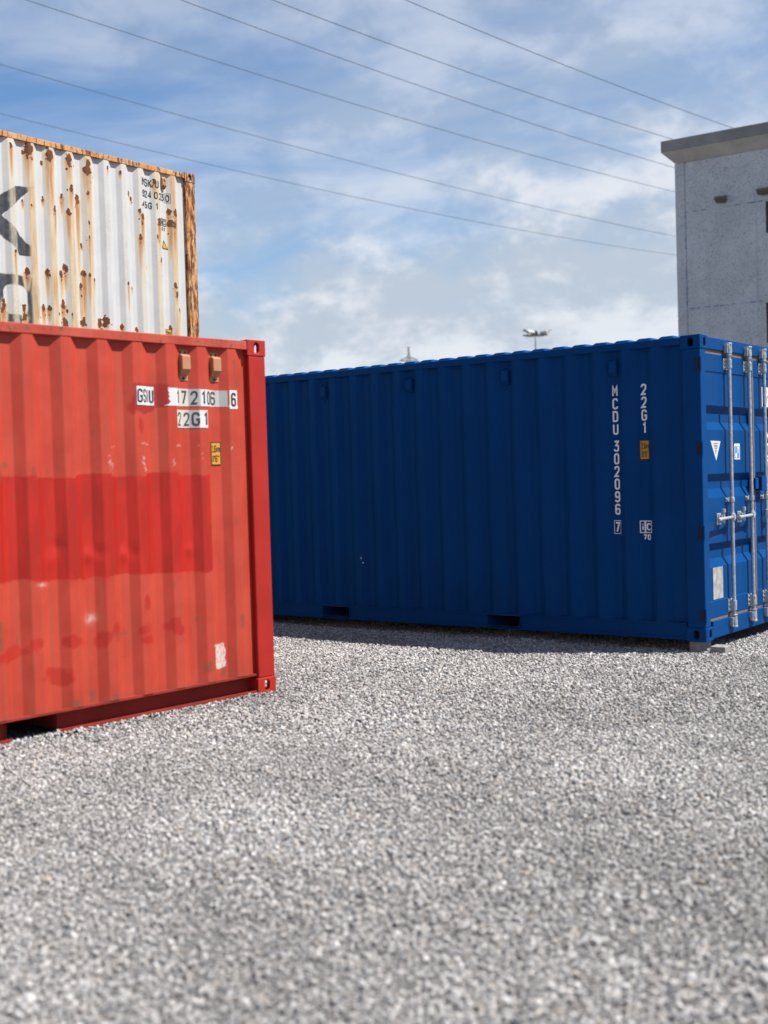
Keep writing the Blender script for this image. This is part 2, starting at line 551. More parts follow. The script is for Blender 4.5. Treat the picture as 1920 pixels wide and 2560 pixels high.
def empty(name, loc, rz=0.0):
    o = bpy.data.objects.new(name, None)
    COL.objects.link(o)
    o.empty_display_size = 0.3
    o.location = loc
    o.rotation_euler = (0, 0, rz)
    return o


def tag(o, label=None, cat=None, group=None, kind=None):
    for k_, v_ in (('label', label), ('category', cat), ('group', group), ('kind', kind)):
        if v_:
            o[k_] = v_
    return o


def vnoise(x, y, seed):
    g = np.random.default_rng(seed).random((256, 256))
    xi, yi = np.floor(x).astype(int), np.floor(y).astype(int)
    fx, fy = x - xi, y - yi
    fx, fy = fx * fx * (3 - 2 * fx), fy * fy * (3 - 2 * fy)
    a, b = g[xi % 256, yi % 256], g[(xi + 1) % 256, yi % 256]
    c, d = g[xi % 256, (yi + 1) % 256], g[(xi + 1) % 256, (yi + 1) % 256]
    return (a * (1 - fx) + b * fx) * (1 - fy) + (c * (1 - fx) + d * fx) * fy


def fbm(x, y, seed, o=4):
    r, a, t = 0.0, 0.5, 0.0
    for i in range(o):
        r = r + a * vnoise(x * 2 ** i, y * 2 ** i, seed + i)
        t += a
        a *= 0.55
    return r / t


def sstep(v, a, b):
    t = np.clip((v - a) / (b - a), 0, 1)
    return t * t * (3 - 2 * t)


# ------------------------------------------------------------------ lettering (stroke glyphs drawn as mesh)
R5 = 0.5
GL = {
    '0': [(1, [(0, 0, R5), (1, 0, R5), (1, 1, R5), (0, 1, R5)])],
    '1': [(0, [(.2, .80, 0), (.62, 1, 0), (.62, 0, 0)])],
    '2': [(0, [(0, .74, 0), (0, 1, R5), (1, 1, R5), (1, .60, .3), (0, 0, 0), (1, 0, 0)])],
    '3': [(0, [(.05, 1, 0), (1, 1, 0), (.42, .58, 0), (1, .58, .45), (1, 0, R5), (0, 0, R5), (0, .2, 0)])],
    '4': [(0, [(.74, 0, 0), (.74, 1, 0), (0, .28, 0), (1, .28, 0)])],
    '5': [(0, [(.95, 1, 0), (.08, 1, 0), (.05, .54, 0), (1, .60, .45), (1, 0, R5), (0, 0, R5), (0, .2, 0)])],
    '6': [(1, [(0, 0, R5), (1, 0, R5), (1, .56, R5), (0, .56, R5)]), (0, [(0, .28, 0), (0, 1, R5), (1, 1, R5), (1, .82, 0)])],
    '7': [(0, [(0, 1, 0), (1, 1, 0), (.34, 0, 0)])],
    '8': [(1, [(0, 0, R5), (1, 0, R5), (1, .54, R5), (0, .54, R5)]), (1, [(.06, .54, .45), (.94, .54, .45), (.94, 1, .45), (.06, 1, .45)])],
    '9': [(1, [(0, .44, R5), (1, .44, R5), (1, 1, R5), (0, 1, R5)]), (0, [(1, .72, 0), (1, 0, R5), (0, 0, R5), (0, .18, 0)])],
    'G': [(0, [(1, .78, 0), (1, 1, R5), (0, 1, R5), (0, 0, R5), (1, 0, R5), (1, .47, 0), (.55, .47, 0)])],
    'S': [(0, [(1, .78, 0), (1, 1, R5), (0, 1, R5), (0, .53, .4), (1, .47, .4), (1, 0, R5), (0, 0, R5), (0, .22, 0)])],
    'I': [(0, [(.5, 0, 0), (.5, 1, 0)])],
    'U': [(0, [(0, 1, 0), (0, 0, R5), (1, 0, R5), (1, 1, 0)])],
    'M': [(0, [(0, 0, 0), (0, 1, 0), (.5, .42, 0), (1, 1, 0), (1, 0, 0)])],
    'C': [(0, [(1, .78, 0), (1, 1, R5), (0, 1, R5), (0, 0, R5), (1, 0, R5), (1, .22, 0)])],
    'D': [(1, [(0, 0, 0), (1, 0, R5), (1, 1, R5), (0, 1, 0)])],
    'K': [(0, [(0, 0, 0), (0, 1, 0)]), (0, [(1, 1, 0), (.05, .42, 0)]), (0, [(.34, .58, 0), (1, 0, 0)])],
    'L': [(0, [(0, 1, 0), (0, 0, 0), (1, 0, 0)])],
    'A': [(0, [(0, 0, 0), (.5, 1, 0), (1, 0, 0)]), (0, [(.2, .3, 0), (.8, .3, 0)])],
    'X': [(0, [(0, 0, 0), (1, 1, 0)]), (0, [(0, 1, 0), (1, 0, 0)])],
    'T': [(0, [(0, 1, 0), (1, 1, 0)]), (0, [(.5, .95, 0), (.5, 0, 0)])],
    'R': [(0, [(0, 0, 0), (0, 1, 0), (1, 1, .45), (1, .5, .45), (.05, .5, 0)]), (0, [(.5, .48, 0), (1, 0, 0)])],
    'E': [(0, [(1, 1, 0), (0, 1, 0), (0, 0, 0), (1, 0, 0)]), (0, [(.05, .52, 0), (.8, .52, 0)])],
    'P': [(0, [(0, 0, 0), (0, 1, 0), (1, 1, .45), (1, .48, .45), (.05, .48, 0)])],
    'Y': [(0, [(0, 1, 0), (.5, .45, 0), (1, 1, 0)]), (0, [(.5, .45, 0), (.5, 0, 0)])],
    'm': [(0, [(0, 0, 0), (0, .64, 0), (.5, .64, .25), (.5, 0, 0)]), (0, [(.5, .5, 0), (.55, .64, .2), (1, .64, .25), (1, 0, 0)])],
    'i': [(0, [(.5, 0, 0), (.5, .64, 0)]), (0, [(.5, .84, 0), (.5, 1, 0)])],
    'c': [(0, [(1, .50, 0), (1, .64, .4), (0, .64, .4), (0, 0, .4), (1, 0, .4), (1, .14, 0)])],
    ',': [(0, [(.6, .10, 0), (.3, -.16, 0)])],
    "'": [(0, [(.5, 1, 0), (.5, .74, 0)])],
    '"': [(0, [(.25, 1, 0), (.25, .74, 0)]), (0, [(.75, 1, 0), (.75, .74, 0)])],
}


def rounded(pts, closed):
    n = len(pts)
    out = []
    for i, (x, y, r) in enumerate(pts):
        if r <= 0 or (not closed and i in (0, n - 1)):
            out.append((x, y))
            continue
        p, a, b = Vector((x, y)), Vector(pts[i - 1][:2]), Vector(pts[(i + 1) % n][:2])
        da, db = a - p, b - p
        la, lb = da.length, db.length
        ra = min(r, 0.499 * la if (closed or i - 1 > 0) else 0.95 * la, 0.499 * lb if (closed or i + 1 < n - 1) else 0.95 * lb)
        s, e = p + da / la * ra, p + db / lb * ra
        for q in range(6):
            t = q / 5
            out.append(tuple(s * (1 - t) ** 2 + p * 2 * t * (1 - t) + e * t * t))
    res = [out[0]]
    for q in out[1:]:
        if math.dist(q, res[-1]) > 1e-5:
            res.append(q)
    return res


GID = [0]


def glyph(ch, x, z, wd, ht, sw):
    """quads (each a list of 2-D points with a layer number) of one character, lower left at x, z"""
    quads = []
    GID[0] += 1
    for layer, (closed, pts) in enumerate(GL[ch]):
        W_, H_ = wd - sw, ht - sw
        pp = rounded([(sw / 2 + q[0] * W_, sw / 2 + q[1] * H_, q[2] * W_) for q in pts], closed)
        if closed and math.dist(pp[0], pp[-1]) < 1e-5:
            pp.pop()
        n = len(pp)
        L_, R_ = [], []
        for i in range(n):
            p = Vector(pp[i])
            a = Vector(pp[i - 1]) if (closed or i > 0) else None
            b = Vector(pp[(i + 1) % n]) if (closed or i < n - 1) else None
            d1 = (p - a).normalized() if a is not None else (b - p).normalized()
            d2 = (b - p).normalized() if b is not None else d1
            n1, n2 = Vector((-d1.y, d1.x)), Vector((-d2.y, d2.x))
            m_ = n1 + n2
            m_ = n1 if m_.length < 1e-4 else m_.normalized()
            k_ = 1 / max(0.45, m_.dot(n1))
            L_.append(p + m_ * sw / 2 * k_)
            R_.append(p - m_ * sw / 2 * k_)
        for i in range(n if closed else n - 1):
            j = (i + 1) % n
            quads.append(([(q.x + x, q.y + z) for q in (R_[i], R_[j], L_[j], L_[i])], layer, GID[0]))
    return quads


def text_quads(s, x, z, wd, ht, sw, step):
    q = []
    for ch in s:
        if ch != ' ':
            nar = 0.35 if ch in "1I',i" else (0.6 if ch == '"' else (1.5 if ch == 'm' else 1.0))
            cw = wd * nar if ch in "I',i\"m" else wd
            q += glyph(ch, x, z, cw, ht, sw)
            x += (cw - wd) + step
        else:
            x += step * 0.8
    return q


class Profile:
    """corrugated section (x, y) of a side panel; s is length along the unfolded sheet measured from x = 0 end"""
    def __init__(self, pts):
        self.p = pts
        xs = np.array([q[0] for q in pts])
        ys = np.array([q[1] for q in pts])
        ln = np.hypot(np.diff(xs), np.diff(ys))
        self.xs, self.ys = xs, ys
        self.s = np.concatenate([[0], np.cumsum(ln)]) - ln.sum()

    def s_at(self, x):
        return float(np.interp(x, self.xs, self.s))

    def at(self, s):
        return np.interp(s, self.s, self.xs), np.interp(s, self.s, self.ys)


def decal(name, polys, prof, mat, parent, off=0.0025, label=None):
    """flat polygons in (s, z) wrapped on a corrugated side; every character becomes a part of its own"""
    gids = sorted({it[2] for it in polys if isinstance(it, tuple) and len(it) == 3})
    if len(gids) > 1 or (gids and any(not (isinstance(it, tuple) and len(it) == 3) for it in polys)):
        rest = [it for it in polys if not (isinstance(it, tuple) and len(it) == 3)]
        if rest:
            decal('lettering_frame', rest, prof, mat, parent, off)
        for g in gids:
            decal('character', [it for it in polys if isinstance(it, tuple) and len(it) == 3 and it[2] == g], prof, mat, parent, off)
        return None
    if gids:
        name = 'character'
    bm = bmesh.new()
    for item in polys:
        pts, layer = (item[0], item[1]) if isinstance(item, tuple) and isinstance(item[1], int) else (item, 0)
        vs = [bm.verts.new((a, -layer * 0.0004, b)) for a, b in pts]
        bm.faces.new(vs)
    bmesh.ops.remove_doubles(bm, verts=bm.verts, dist=1e-5)
    lo = min(v.co.x for v in bm.verts)
    hi = max(v.co.x for v in bm.verts)
    for sb in prof.s:
        if lo + 1e-4 < sb < hi - 1e-4:
            g = bm.verts[:] + bm.edges[:] + bm.faces[:]
            bmesh.ops.bisect_plane(bm, geom=g, plane_co=(sb, 0, 0), plane_no=(1, 0, 0), dist=1e-6)
    for v in bm.verts:
        x, y = prof.at(v.co.x)
        v.co = (x, y + v.co.y - off, v.co.z)
    bmesh.ops.recalc_face_normals(bm, faces=bm.faces)
    me = bpy.data.meshes.new(name)
    bm.to_mesh(me)
    bm.free()
    me.materials.append(M[mat])
    o = link(name, me, parent)
    if label:
        o['label'] = label
    return o


def frame(a, b, z0, z1, t):
    """four mitred strips that meet at their corners"""
    o_ = [(a, z0), (b, z0), (b, z1), (a, z1)]
    i_ = [(a + t, z0 + t), (b - t, z0 + t), (b - t, z1 - t), (a + t, z1 - t)]
    return [[o_[k], o_[(k + 1) % 4], i_[(k + 1) % 4], i_[k]] for k in range(4)]


def rect(a, b, z0, z1):
    return [(a, z0), (b, z0), (b, z1), (a, z1)]


# ------------------------------------------------------------------ containers
WID = 2.438
CL, CW, CH = 0.178, 0.162, 0.118


def side_profile(L, start, pitch, y_out=0.010, y_in=0.046, slope=0.068, floor=0.070, end=0.17):
    ks = []
    k_ = 0
    while start - k_ * pitch > -L + end + 0.15:
        ks.append(start - k_ * pitch)
        k_ += 1
    pts = [(-L + end - 0.012, y_in), (ks[-1] - pitch + slope + floor, y_in) if ks[-1] - pitch + slope + floor > -L + end else (-L + end + 0.01, y_in)]
    for s in reversed(ks):
        if s == ks[-1]:
            pts.append((max(pts[-1][0] + 0.02, s - (pitch - 2 * slope - floor)), y_out))
        pts += [(s, y_out), (s + slope, y_in)]
        if s != ks[0]:
            pts += [(s + slope + floor, y_in), (s + 2 * slope + floor, y_out)]
    pts.append((-end + 0.012, y_in))
    return Profile(pts)


def dense_panel(name, prof, z0, z1, dz, dense_from, dx, mat, parent, attr_fn=None, dent_fn=None):
    xs, ys = [], []
    for i in range(len(prof.xs) - 1):
        a, b = prof.xs[i], prof.xs[i + 1]
        n = max(1, int(math.ceil((b - a) / dx))) if b > dense_from else 1
        for q in range(n):
            t = q / n
            xs.append(a + (b - a) * t)
            ys.append(prof.ys[i] + (prof.ys[i + 1] - prof.ys[i]) * t)
    xs.append(prof.xs[-1])
    ys.append(prof.ys[-1])
    xs, ys = np.array(xs), np.array(ys)
    zs = np.linspace(z0, z1, int((z1 - z0) / dz) + 1)
    X, Z = np.meshgrid(xs, zs, indexing='ij')
    Y = np.repeat(ys[:, None], len(zs), 1)
    if dent_fn is not None:
        Y = Y + dent_fn(X, Z)
    nx, nz = X.shape
    co = np.stack([X, Y, Z], -1).reshape(-1, 3)
    i, j = np.meshgrid(np.arange(nx - 1), np.arange(nz - 1), indexing='ij')
    a = (i * nz + j).ravel()
    faces = np.stack([a, a + nz, a + nz + 1, a + 1], -1)
    me = bpy.data.meshes.new(name)
    me.vertices.add(len(co))
    me.vertices.foreach_set('co', co.astype(np.float32).ravel())
    me.loops.add(faces.size)
    me.loops.foreach_set('vertex_index', faces.ravel().astype(np.int32))
    me.polygons.add(len(faces))
    me.polygons.foreach_set('loop_start', (np.arange(len(faces)) * 4).astype(np.int32))
    me.update(calc_edges=True)
    if attr_fn is not None:
        c = np.clip(attr_fn(X, Z), 0, 1).reshape(-1, 4).astype(np.float32)
        at = me.attributes.new('wear', 'FLOAT_COLOR', 'POINT')
        at.data.foreach_set('color', c.ravel())
    me.materials.append(M[mat])
    return link(name, me, parent)


def strip_panel(name, prof, z0, z1, mat, parent, flip=None):
    mb = MB()
    n = len(prof.p)
    vs = [(x, y if flip is None else flip - y, z) for z in (z0, z1) for x, y in prof.p]
    fs = [(i, i + 1, n + i + 1, n + i) if flip is None else (i + 1, i, n + i, n + i + 1) for i in range(n - 1)]
    return mb.add(vs, fs).build(name, mat, parent, fix=False)


def casting_mesh():
    """hollow corner fitting, its outer corner at the origin, body to -x, +y, -z"""
    mb = MB()
    t = 0.030
    mb.plate_hole(CL, CH, t, 0.051, 0.079, lambda u, v, d: (u - CL / 2, d, v - CH / 2))                    # side face
    mb.plate_hole(CW - t - 0.001, CH - 0.0006, t, 0.048, 0.079, lambda u, v, d: (-d - 0.0003, u + (CW + t) / 2, v - CH / 2))    # end face
    mb.plate_hole(CL - t - 0.001, CW - t - 0.001, 0.028, 0.110, 0.060, lambda u, v, d: (u - (CL + t) / 2, v + (CW + t) / 2, -d - 0.0004))
    mb.box(-CL + 0.0004, -CL + 0.012, t + 0.0004, CW - 0.0004, -CH + 0.0004, -0.030)
    return mb


CAST = {}


def castings(parent, L, H, mat):
    key = mat
    if key not in CAST:
        mb = casting_mesh()
        o = mb.build('corner_casting', mat, parent, bevel=0.006)
        CAST[key] = o.data
        first = o
    else:
        first = None
    for xs_, x in ((1, 0.0), (-1, -L)):
        for ys_, y in ((1, 0.0), (-1, WID)):
            for zs_, z in ((1, H), (-1, 0.0)):
                if first is not None:
                    o, first = first, None
                else:
                    o = link('corner_casting', CAST[key], parent)
                    bv = o.modifiers.new('bevel', 'BEVEL')
                    bv.width, bv.segments, bv.limit_method, bv.angle_limit = 0.006, 2, 'ANGLE', math.radians(50)
                o.location = (x, y, z)
                o.scale = (xs_, ys_, zs_)


def ventilator(parent, prof, x, z0, z1, mat, wd=0.085, bolt_mat='dark_steel_notch_shade'):
    """box-shaped louvre cover riveted in a valley of the side"""
    y = float(np.interp(x, prof.xs, prof.ys))
    h = z1 - z0
    mb = MB().box(x - wd / 2, x + wd / 2, y - 0.006, y + 0.004, z0, z1)
    b0, b1 = z0 + 0.17 * h, z1 - 0.16 * h
    prf = [(y - 0.005, b0), (y - 0.020, b0 + 0.004), (y - 0.050, b0 + 0.20 * h), (y - 0.050, b1 - 0.05 * h), (y - 0.034, b1), (y - 0.005, b1)]
    mb.prism(prf, 'x', x - wd * 0.43, x + wd * 0.43)
    o = mb.build('ventilator', mat, parent, bevel=0.004)
    for bx, bz in ((-0.25, z1 - 0.08 * h), (0.25, z1 - 0.08 * h), (0.0, z0 + 0.085 * h)):
        MB().tube((x + bx * wd, y - 0.005, bz), (x + bx * wd, y - 0.013, bz), 0.008, 8).build('bolt', bolt_mat, o)
    return o


def container(name, loc, rz, L, H, mats, start, pitch, roof_high, panel=None, rail_bottom_in=0.095, doors=False, strap=False, y_out=0.010, y_in=0.046):
    root = empty(name, loc, rz)
    prof = side_profile(L, start, pitch, y_out, y_in, slope=0.068 * pitch / 0.277, floor=0.070 * pitch / 0.277)
    zt, zb = H - 0.076, 0.150
    castings(root, L, H, mats['cast'])
    # posts
    for x0, x1 in ((-0.166, -0.004), (-L + 0.004, -L + 0.166)):
        for y0, y1 in ((0.004, 0.120), (WID - 0.120, WID - 0.004)):
            fr = y0 < 1
            p = MB()
            # post folded from sheet: outer skin, with a small return towards the panel
            p.box(x0, x1, y0, y1, CH - 0.001, H - CH + 0.001)
            o = p.build('corner_post', mats['post'], root, bevel=0.010)
    # filler strip beside the posts, set back from the post face
    for x0, x1 in ((-0.205, -0.150), (-L + 0.150, -L + 0.205)):
        MB().box(x0, x1, y_in + 0.003, y_in + 0.012, zb, zt).build('post_flange', mats.get('flange', mats['post']), root)
        MB().box(x0, x1, WID - y_in - 0.012, WID - y_in - 0.003, zb, zt).build('post_flange', mats['post'], root)
    # top rails
    for f in (0, 1):
        y0, y1 = (0.006, 0.066) if not f else (WID - 0.066, WID - 0.006)
        MB().box(-L + CL - 0.002, -CL + 0.002, y0, y1, zt, H - 0.013).build('top_rail', mats['rail'], root, bevel=0.005)
    # bottom rails: top lip, recessed web, foot lip; two fork pockets cut through
    pk = [(-2.184, -1.824), (-4.234, -3.874)] if L < 7 else []
    for f in (0, 1):
        segs, x = [], -CL
        for a, b in sorted(pk, reverse=True):
            segs.append((b, x))
            x = a
        segs.append((-L + CL, x))
        mb = MB()
        def Yf(v):
            return v if not f else WID - v
        def bx(x0, x1, ya, yb, z0, z1):
            a, b = sorted((Yf(ya), Yf(yb)))
            mb.box(x0, x1, a, b, z0, z1)
        bx(-L + CL, -CL, 0.014, 0.090, 0.140, 0.155)
        for x0, x1 in segs:
            bx(x0, x1, rail_bottom_in, rail_bottom_in + 0.008, 0.022, 0.1395)
            if not strap:
                bx(x0, x1, 0.012, 0.090, 0.012, 0.0218)
            bx(x0, x1, 0.012, 0.018, 0.0221, 0.034)
        if strap:
            bx(-L + CL, -CL, 0.012, 0.090, 0.012, 0.0218)
            bx(-L + CL, -CL, 0.0125, 0.020, 0.0343, 0.040)
        for a, b in pk:
            for e in (a - 0.006, b):
                bx(e, e + 0.006, rail_bottom_in - 0.012, 1.2, 0.0225, 0.139)
        mb.build('bottom_rail', mats['rail_low'], root)
    # floor deck and cross members
    MB().box(-L + 0.05, -0.05, 0.10, WID - 0.10, 0.125, 0.168).build('floor_deck', 'plywood', root)
    # sides
    if panel is None:
        strip_panel('side_panel', prof, zb + 0.004, zt + 0.004, mats['panel'], root)
    else:
        panel(prof, root, zb + 0.004, zt + 0.004)
    strip_panel('side_panel', prof, zb + 0.004, zt + 0.004, mats.get('back', mats['panel']), root, flip=WID)
    # roof: cross corrugations with ends dying into the rails
    mb = MB()
    n = int((L - 0.36) / 0.209)
    x0 = -L + (L - n * 0.209) / 2
    xs_, hi_ = [-L + 0.10], [0]
    for i in range(n):
        a = x0 + i * 0.209
        xs_ += [a + 0.020, a + 0.055, a + 0.155, a + 0.190]
        hi_ += [0, 1, 1, 0]
    xs_.append(-0.10)
    hi_.append(0)
    zl = H - 0.022
    rows = [(0.030, 0.0), (0.052, 0.75), (0.085, 1.0), (WID - 0.085, 1.0), (WID - 0.052, 0.75), (WID - 0.030, 0.0)]
    if roof_high > 0:
        rows = [(0.012, 0.0), (0.026, 0.8), (0.055, 1.0), (WID - 0.055, 1.0), (WID - 0.026, 0.8), (WID - 0.012, 0.0)]
    vs = [(x, y, zl + 0.003 + h_ * e * (0.014 + roof_high)) for y, e in rows for x, h_ in zip(xs_, hi_)]
    nn = len(xs_)
    fs = [(r * nn + i, r * nn + i + 1, (r + 1) * nn + i + 1, (r + 1) * nn + i) for r in range(len(rows) - 1) for i in range(nn - 1)]
    mb.add(vs, fs).build('roof_panel', mats['roof'], root, fix=False)
    # ends: header, sill, corrugated wall
    for e in ((-L,) if doors else (-L, 0.0)):
        s = 1 if e == 0.0 else -1
        xa = e - s * 0.006
        xb = e - s * 0.10
        lo_, hi2 = min(xa, xb), max(xa, xb)
        MB().box(lo_, hi2, CW, WID - CW, H - 0.10, H - 0.012).build('end_header', mats['rail'], root, bevel=0.004)
        MB().box(lo_, hi2, CW, WID - CW, 0.012, 0.155).build('end_sill', mats['rail_low'], root, bevel=0.004)
        mb = MB()
        ys_, ds_ = [0.10], [0.05]
        y = 0.16
        while y < WID - 0.32:
            ys_ += [y, y + 0.10, y + 0.145, y + 0.245]
            ds_ += [0.012, 0.012, 0.05, 0.05]
            y += 0.29
        ys_.append(WID - 0.10)
        ds_.append(0.05)
        n = len(ys_)
        vs = [(e - s * d, yy, z) for z in (0.15, H - 0.095) for yy, d in zip(ys_, ds_)]
        mb.add(vs, [(i, i + 1, n + i + 1, n + i) for i in range(n - 1)]).build('end_wall', mats['panel'] if panel is None else mats['back'], root)
    return root, prof


# ---- red container ------------------------------------------------
RZ = math.radians(47.983)


def red_attr(X, Z):
    a = np.zeros(X.shape + (4,))
    e1 = (fbm(X * 9, Z * 9, 3) - 0.5) * 0.05
    e2 = (fbm(X * 60, Z * 60, 5) - 0.5) * 0.012
    bot = np.interp(X, [-2.6, -2.23, -1.64, -1.62, -1.409, -0.573], [1.0, 0.992, 0.972, 0.955, 0.979, 0.930])
    top = 1.630 + 0.010 * np.sign(np.sin(X * 11.3))
    m = sstep(Z + e1 + e2, bot - 0.004, bot + 0.004) * sstep(-(Z + e1 * 0.6 + e2), -top - 0.004, -top + 0.004) * sstep(-(X + e2), 0.553, 0.561)
    fresh = m
    for cx, cz, rx, rz, rot in ((-2.17, .540, .16, .045, .25), (-1.985, .600, .05, .045, .3), (-1.70, .572, .085, .045, -.1), (-1.49, .560, .06, .045, .4),
                                (-1.39, .600, .035, .05, 0), (-1.165, .590, .06, .030, .2), (-1.145, .520, .05, .025, 0), (-.905, .600, .075, .04, .3),
                                (-.875, .560, .04, .04, 0), (-1.135, .775, .028, .055, 0), (-1.85, .375, .10, .05, -.2), (-1.79, .330, .07, .035, 0),
                                (-1.14, 1.95, .018, .06, .1), (-1.20, 2.07, .03, .04, .4)):
        dx_, dz_ = X - cx, Z - cz
        u = dx_ * math.cos(rot) + dz_ * math.sin(rot)
        v = -dx_ * math.sin(rot) + dz_ * math.cos(rot)
        q = np.hypot(u / rx, v / rz) + (fbm(X * 22 + cx * 7, Z * 22, 9) - 0.5) * 1.5
        fresh = np.maximum(fresh, sstep(-q, -1.15, -0.70) * 0.72)
    a[..., 0] = fresh
    # crimson overpaint behind the owner code
    q = sstep(X + e1, -1.195, -1.188) * sstep(-(X + e2), .894, .902) * sstep(Z + e1 * 2.2, 2.045, 2.052) * sstep(-(Z + e2), -2.243, -2.236)
    q = q * np.where((X < -1.0) | (Z > 2.085), 1, 0)
    a[..., 3] = q * 0.9
    # rust runs, scrapes and the stained lower edge
    d = np.zeros(X.shape)
    r = np.random.default_rng(4)
    for cx, cz, w_, l_ in ((-2.19, 1.70, .012, .10), (-2.15, 1.72, .02, .04), (-1.97, 1.685, .010, .05), (-1.85, 1.69, .008, .04), (-1.78, 1.70, .007, .04),
                           (-.292, 2.40, .008, .16), (-.245, 2.35, .007, .10), (-.285, 2.27, .010, .12), (-.235, 1.88, .007, .09), (-.30, 2.43, .014, .03),
                           (-1.37, 1.90, .006, .02), (-1.00, 2.30, .006, .03), (-.50, 1.55, .006, .05), (-1.34, .585, .05, .02), (-.70, .62, .02, .03),
                           (-.46, .22, .03, .05), (-2.25, .75, .03, .18), (-1.72, .20, .035, .10), (-1.58, .24, .03, .09), (-.62, .30, .03, .08),
                           (-1.42, .19, .03, .06), (-.30, .60, .02, .10)) + tuple((float(r.uniform(-2.5, -.2)), float(r.uniform(.15, 2.4)), .005, float(r.uniform(.01, .05))) for _ in range(40)):
        q = np.exp(-((X - cx) / w_) ** 2) * sstep(Z, cz - l_ - .01, cz - l_ + .02) * sstep(-Z, -cz - .012, -cz)
        d = np.maximum(d, q * np.clip(0.5 + fbm(X * 70, Z * 25, 21), 0, 1))
    edge = sstep(-Z, -(0.186 + 0.03 * fbm(X * 14, Z * 3, 33)), -0.162)
    a[..., 1] = np.maximum(d * 0.85, edge * 0.50 * fbm(X * 30, Z * 30, 40)) + 0.10 * sstep(-Z, -0.55, -0.15) * fbm(X * 6, Z * 3, 8)
    # bare scratches and the torn pale label
    p = np.zeros(X.shape)
    for cx, z0, z1 in ((-1.40, 1.64, 1.77), (-1.375, 1.64, 1.72), (-1.13, 1.66, 1.76), (-1.115, 1.64, 1.70), (-.87, 1.66, 1.74), (-.855, 1.64, 1.68), (-.62, 1.72, 1.78), (-.345, 1.78, 1.85)):
        p = np.maximum(p, np.exp(-((X - cx - 0.006 * np.sin(Z * 160)) / .006) ** 2) * sstep(Z, z0, z0 + .02) * sstep(-Z, -z1, -z1 + .02))
    for x0, x1, zc in ((-1.42, -1.33, 1.815), (-1.15, -1.05, 1.835), (-.86, -.78, 1.82), (-.66, -.58, 1.83), (-.36, -.29, 1.82)):
        p = np.maximum(p, np.exp(-((Z - zc - 0.006 * np.sin(X * 60)) / .004) ** 2) * sstep(X, x0, x0 + .02) * sstep(-X, -x1, -x1 + .02) * (0.9 if x1 > -1.2 else 0.35))
    lab = sstep(X + e1 * 1.5, -.565, -.555) * sstep(-(X + e1 * 3), .43, .45) * sstep(Z + e1 * 2, .235, .25) * sstep(-(Z + e1), -.425, -.41)
    p = p * sstep(fbm(X * 35, Z * 35, 44, 3), .40, .58) * 0.75
    a[..., 2] = np.maximum(p, lab * 1.3)
    a[..., 2] = np.maximum(a[..., 2], 0.55 * np.exp(-(((X + 1.57) / .04) ** 2 + ((Z - .705) / .03) ** 2)))
    a[..., 2] = np.maximum(a[..., 2], 0.6 * np.exp(-(((X + 1.93) / .035) ** 2 + ((Z - .955) / .012) ** 2)))
    return a


def red_dents(X, Z):
    d = 0.0
    for cx, cz, s, h in ((-1.571, 1.115, .035, -.022), (-1.50, 1.13, .03, .014), (-1.297, 1.100, .032, -.020), (-1.23, 1.11, .03, .012), (-.745, 1.10, .028, -.012),
                         (-1.85, 1.10, .04, -.012), (-1.80, 1.19, .03, .010), (-1.0, 1.0, .25, .006), (-1.9, .7, .3, .006)):
        d = d + h * np.exp(-((X - cx) ** 2 + (Z - cz) ** 2) / (2 * s * s))
    return d * 0.42 + (fbm(X * 2.5, Z * 1.2, 60) - 0.5) * 0.008 * np.clip((X + 5.8) * 4, 0, 1) * np.clip((-.2 - X) * 6, 0, 1)


def red_panel(prof, root, z0, z1):
    dense_panel('side_panel', prof, z0, z1, 0.008, -2.7, 0.008, 'red_panel', root, red_attr, red_dents)


red, rprof = container('shipping_container', (-0.83595, 9.09404, 0.0), RZ, 6.058, 2.591,
                       dict(cast='red_fresh', post='red_fresh', rail='red_rail', rail_low='red_low', panel='red_panel', back='red', roof='red', flange='red'),
                       start=-0.286, pitch=0.2765, roof_high=0.0, panel=red_panel)
tag(red, 'faded red container with white number stickers and a brighter repainted band, front left', 'container', 'shipping containers')
ventilator(red, rprof, -0.745, 2.271, 2.486, 'tan')
ventilator(red, rprof, -0.468, 2.272, 2.481, 'tan')
S = rprof.s_at
# owner code and serial number stickers
decal('sticker', [rect(S(-1.168), S(-1.001), 2.095, 2.221)], rprof, 'stick_white', red)
g0 = S(-1.168)
wS = S(-1.001) - g0
q = glyph('G', g0 + .005, 2.112, .043, .092, .0120) + glyph('S', g0 + .056, 2.112, .038, .092, .0110) + glyph('I', g0 + .106, 2.112, .014, .092, .0125) + glyph('U', g0 + .1345, 2.112, .038, .092, .0115)
decal('lettering', q, rprof, 'letter_black', red, 0.0045)
a0 = S(-0.905)
a1 = S(-0.369)
zz0, zz1 = 2.094, 2.218
jag = [(a0 - .03, zz0), (a0 + .045, zz0 + .002), (a0 + .045, zz1), (a0 - .002, zz1), (a0 + .004, zz1 - .012), (a0 - .003, zz1 - .02), (a0 + .010, zz1 - .034),
       (a0 + .002, zz1 - .048), (a0 + .014, zz1 - .060), (a0 + .000, zz1 - .072), (a0 + .010, zz1 - .085), (a0 + .020, zz1 - .095), (a0 + .004, zz0 + .014)]
decal('sticker', [jag], rprof, 'stick_white', red)
seg = [(-.865, -.812, 'stick_white'), (-.812, -.700, 'stick_cream'), (-.700, -.622, 'stick_grey'), (-.622, -.562, 'stick_white'), (-.562, -.470, 'stick_cream'), (-.470, -.372, 'stick_grey')]
ss = [a0 + .045, S(-.812), S(-.705), S(-.620), S(-.555), S(-.470), a1]
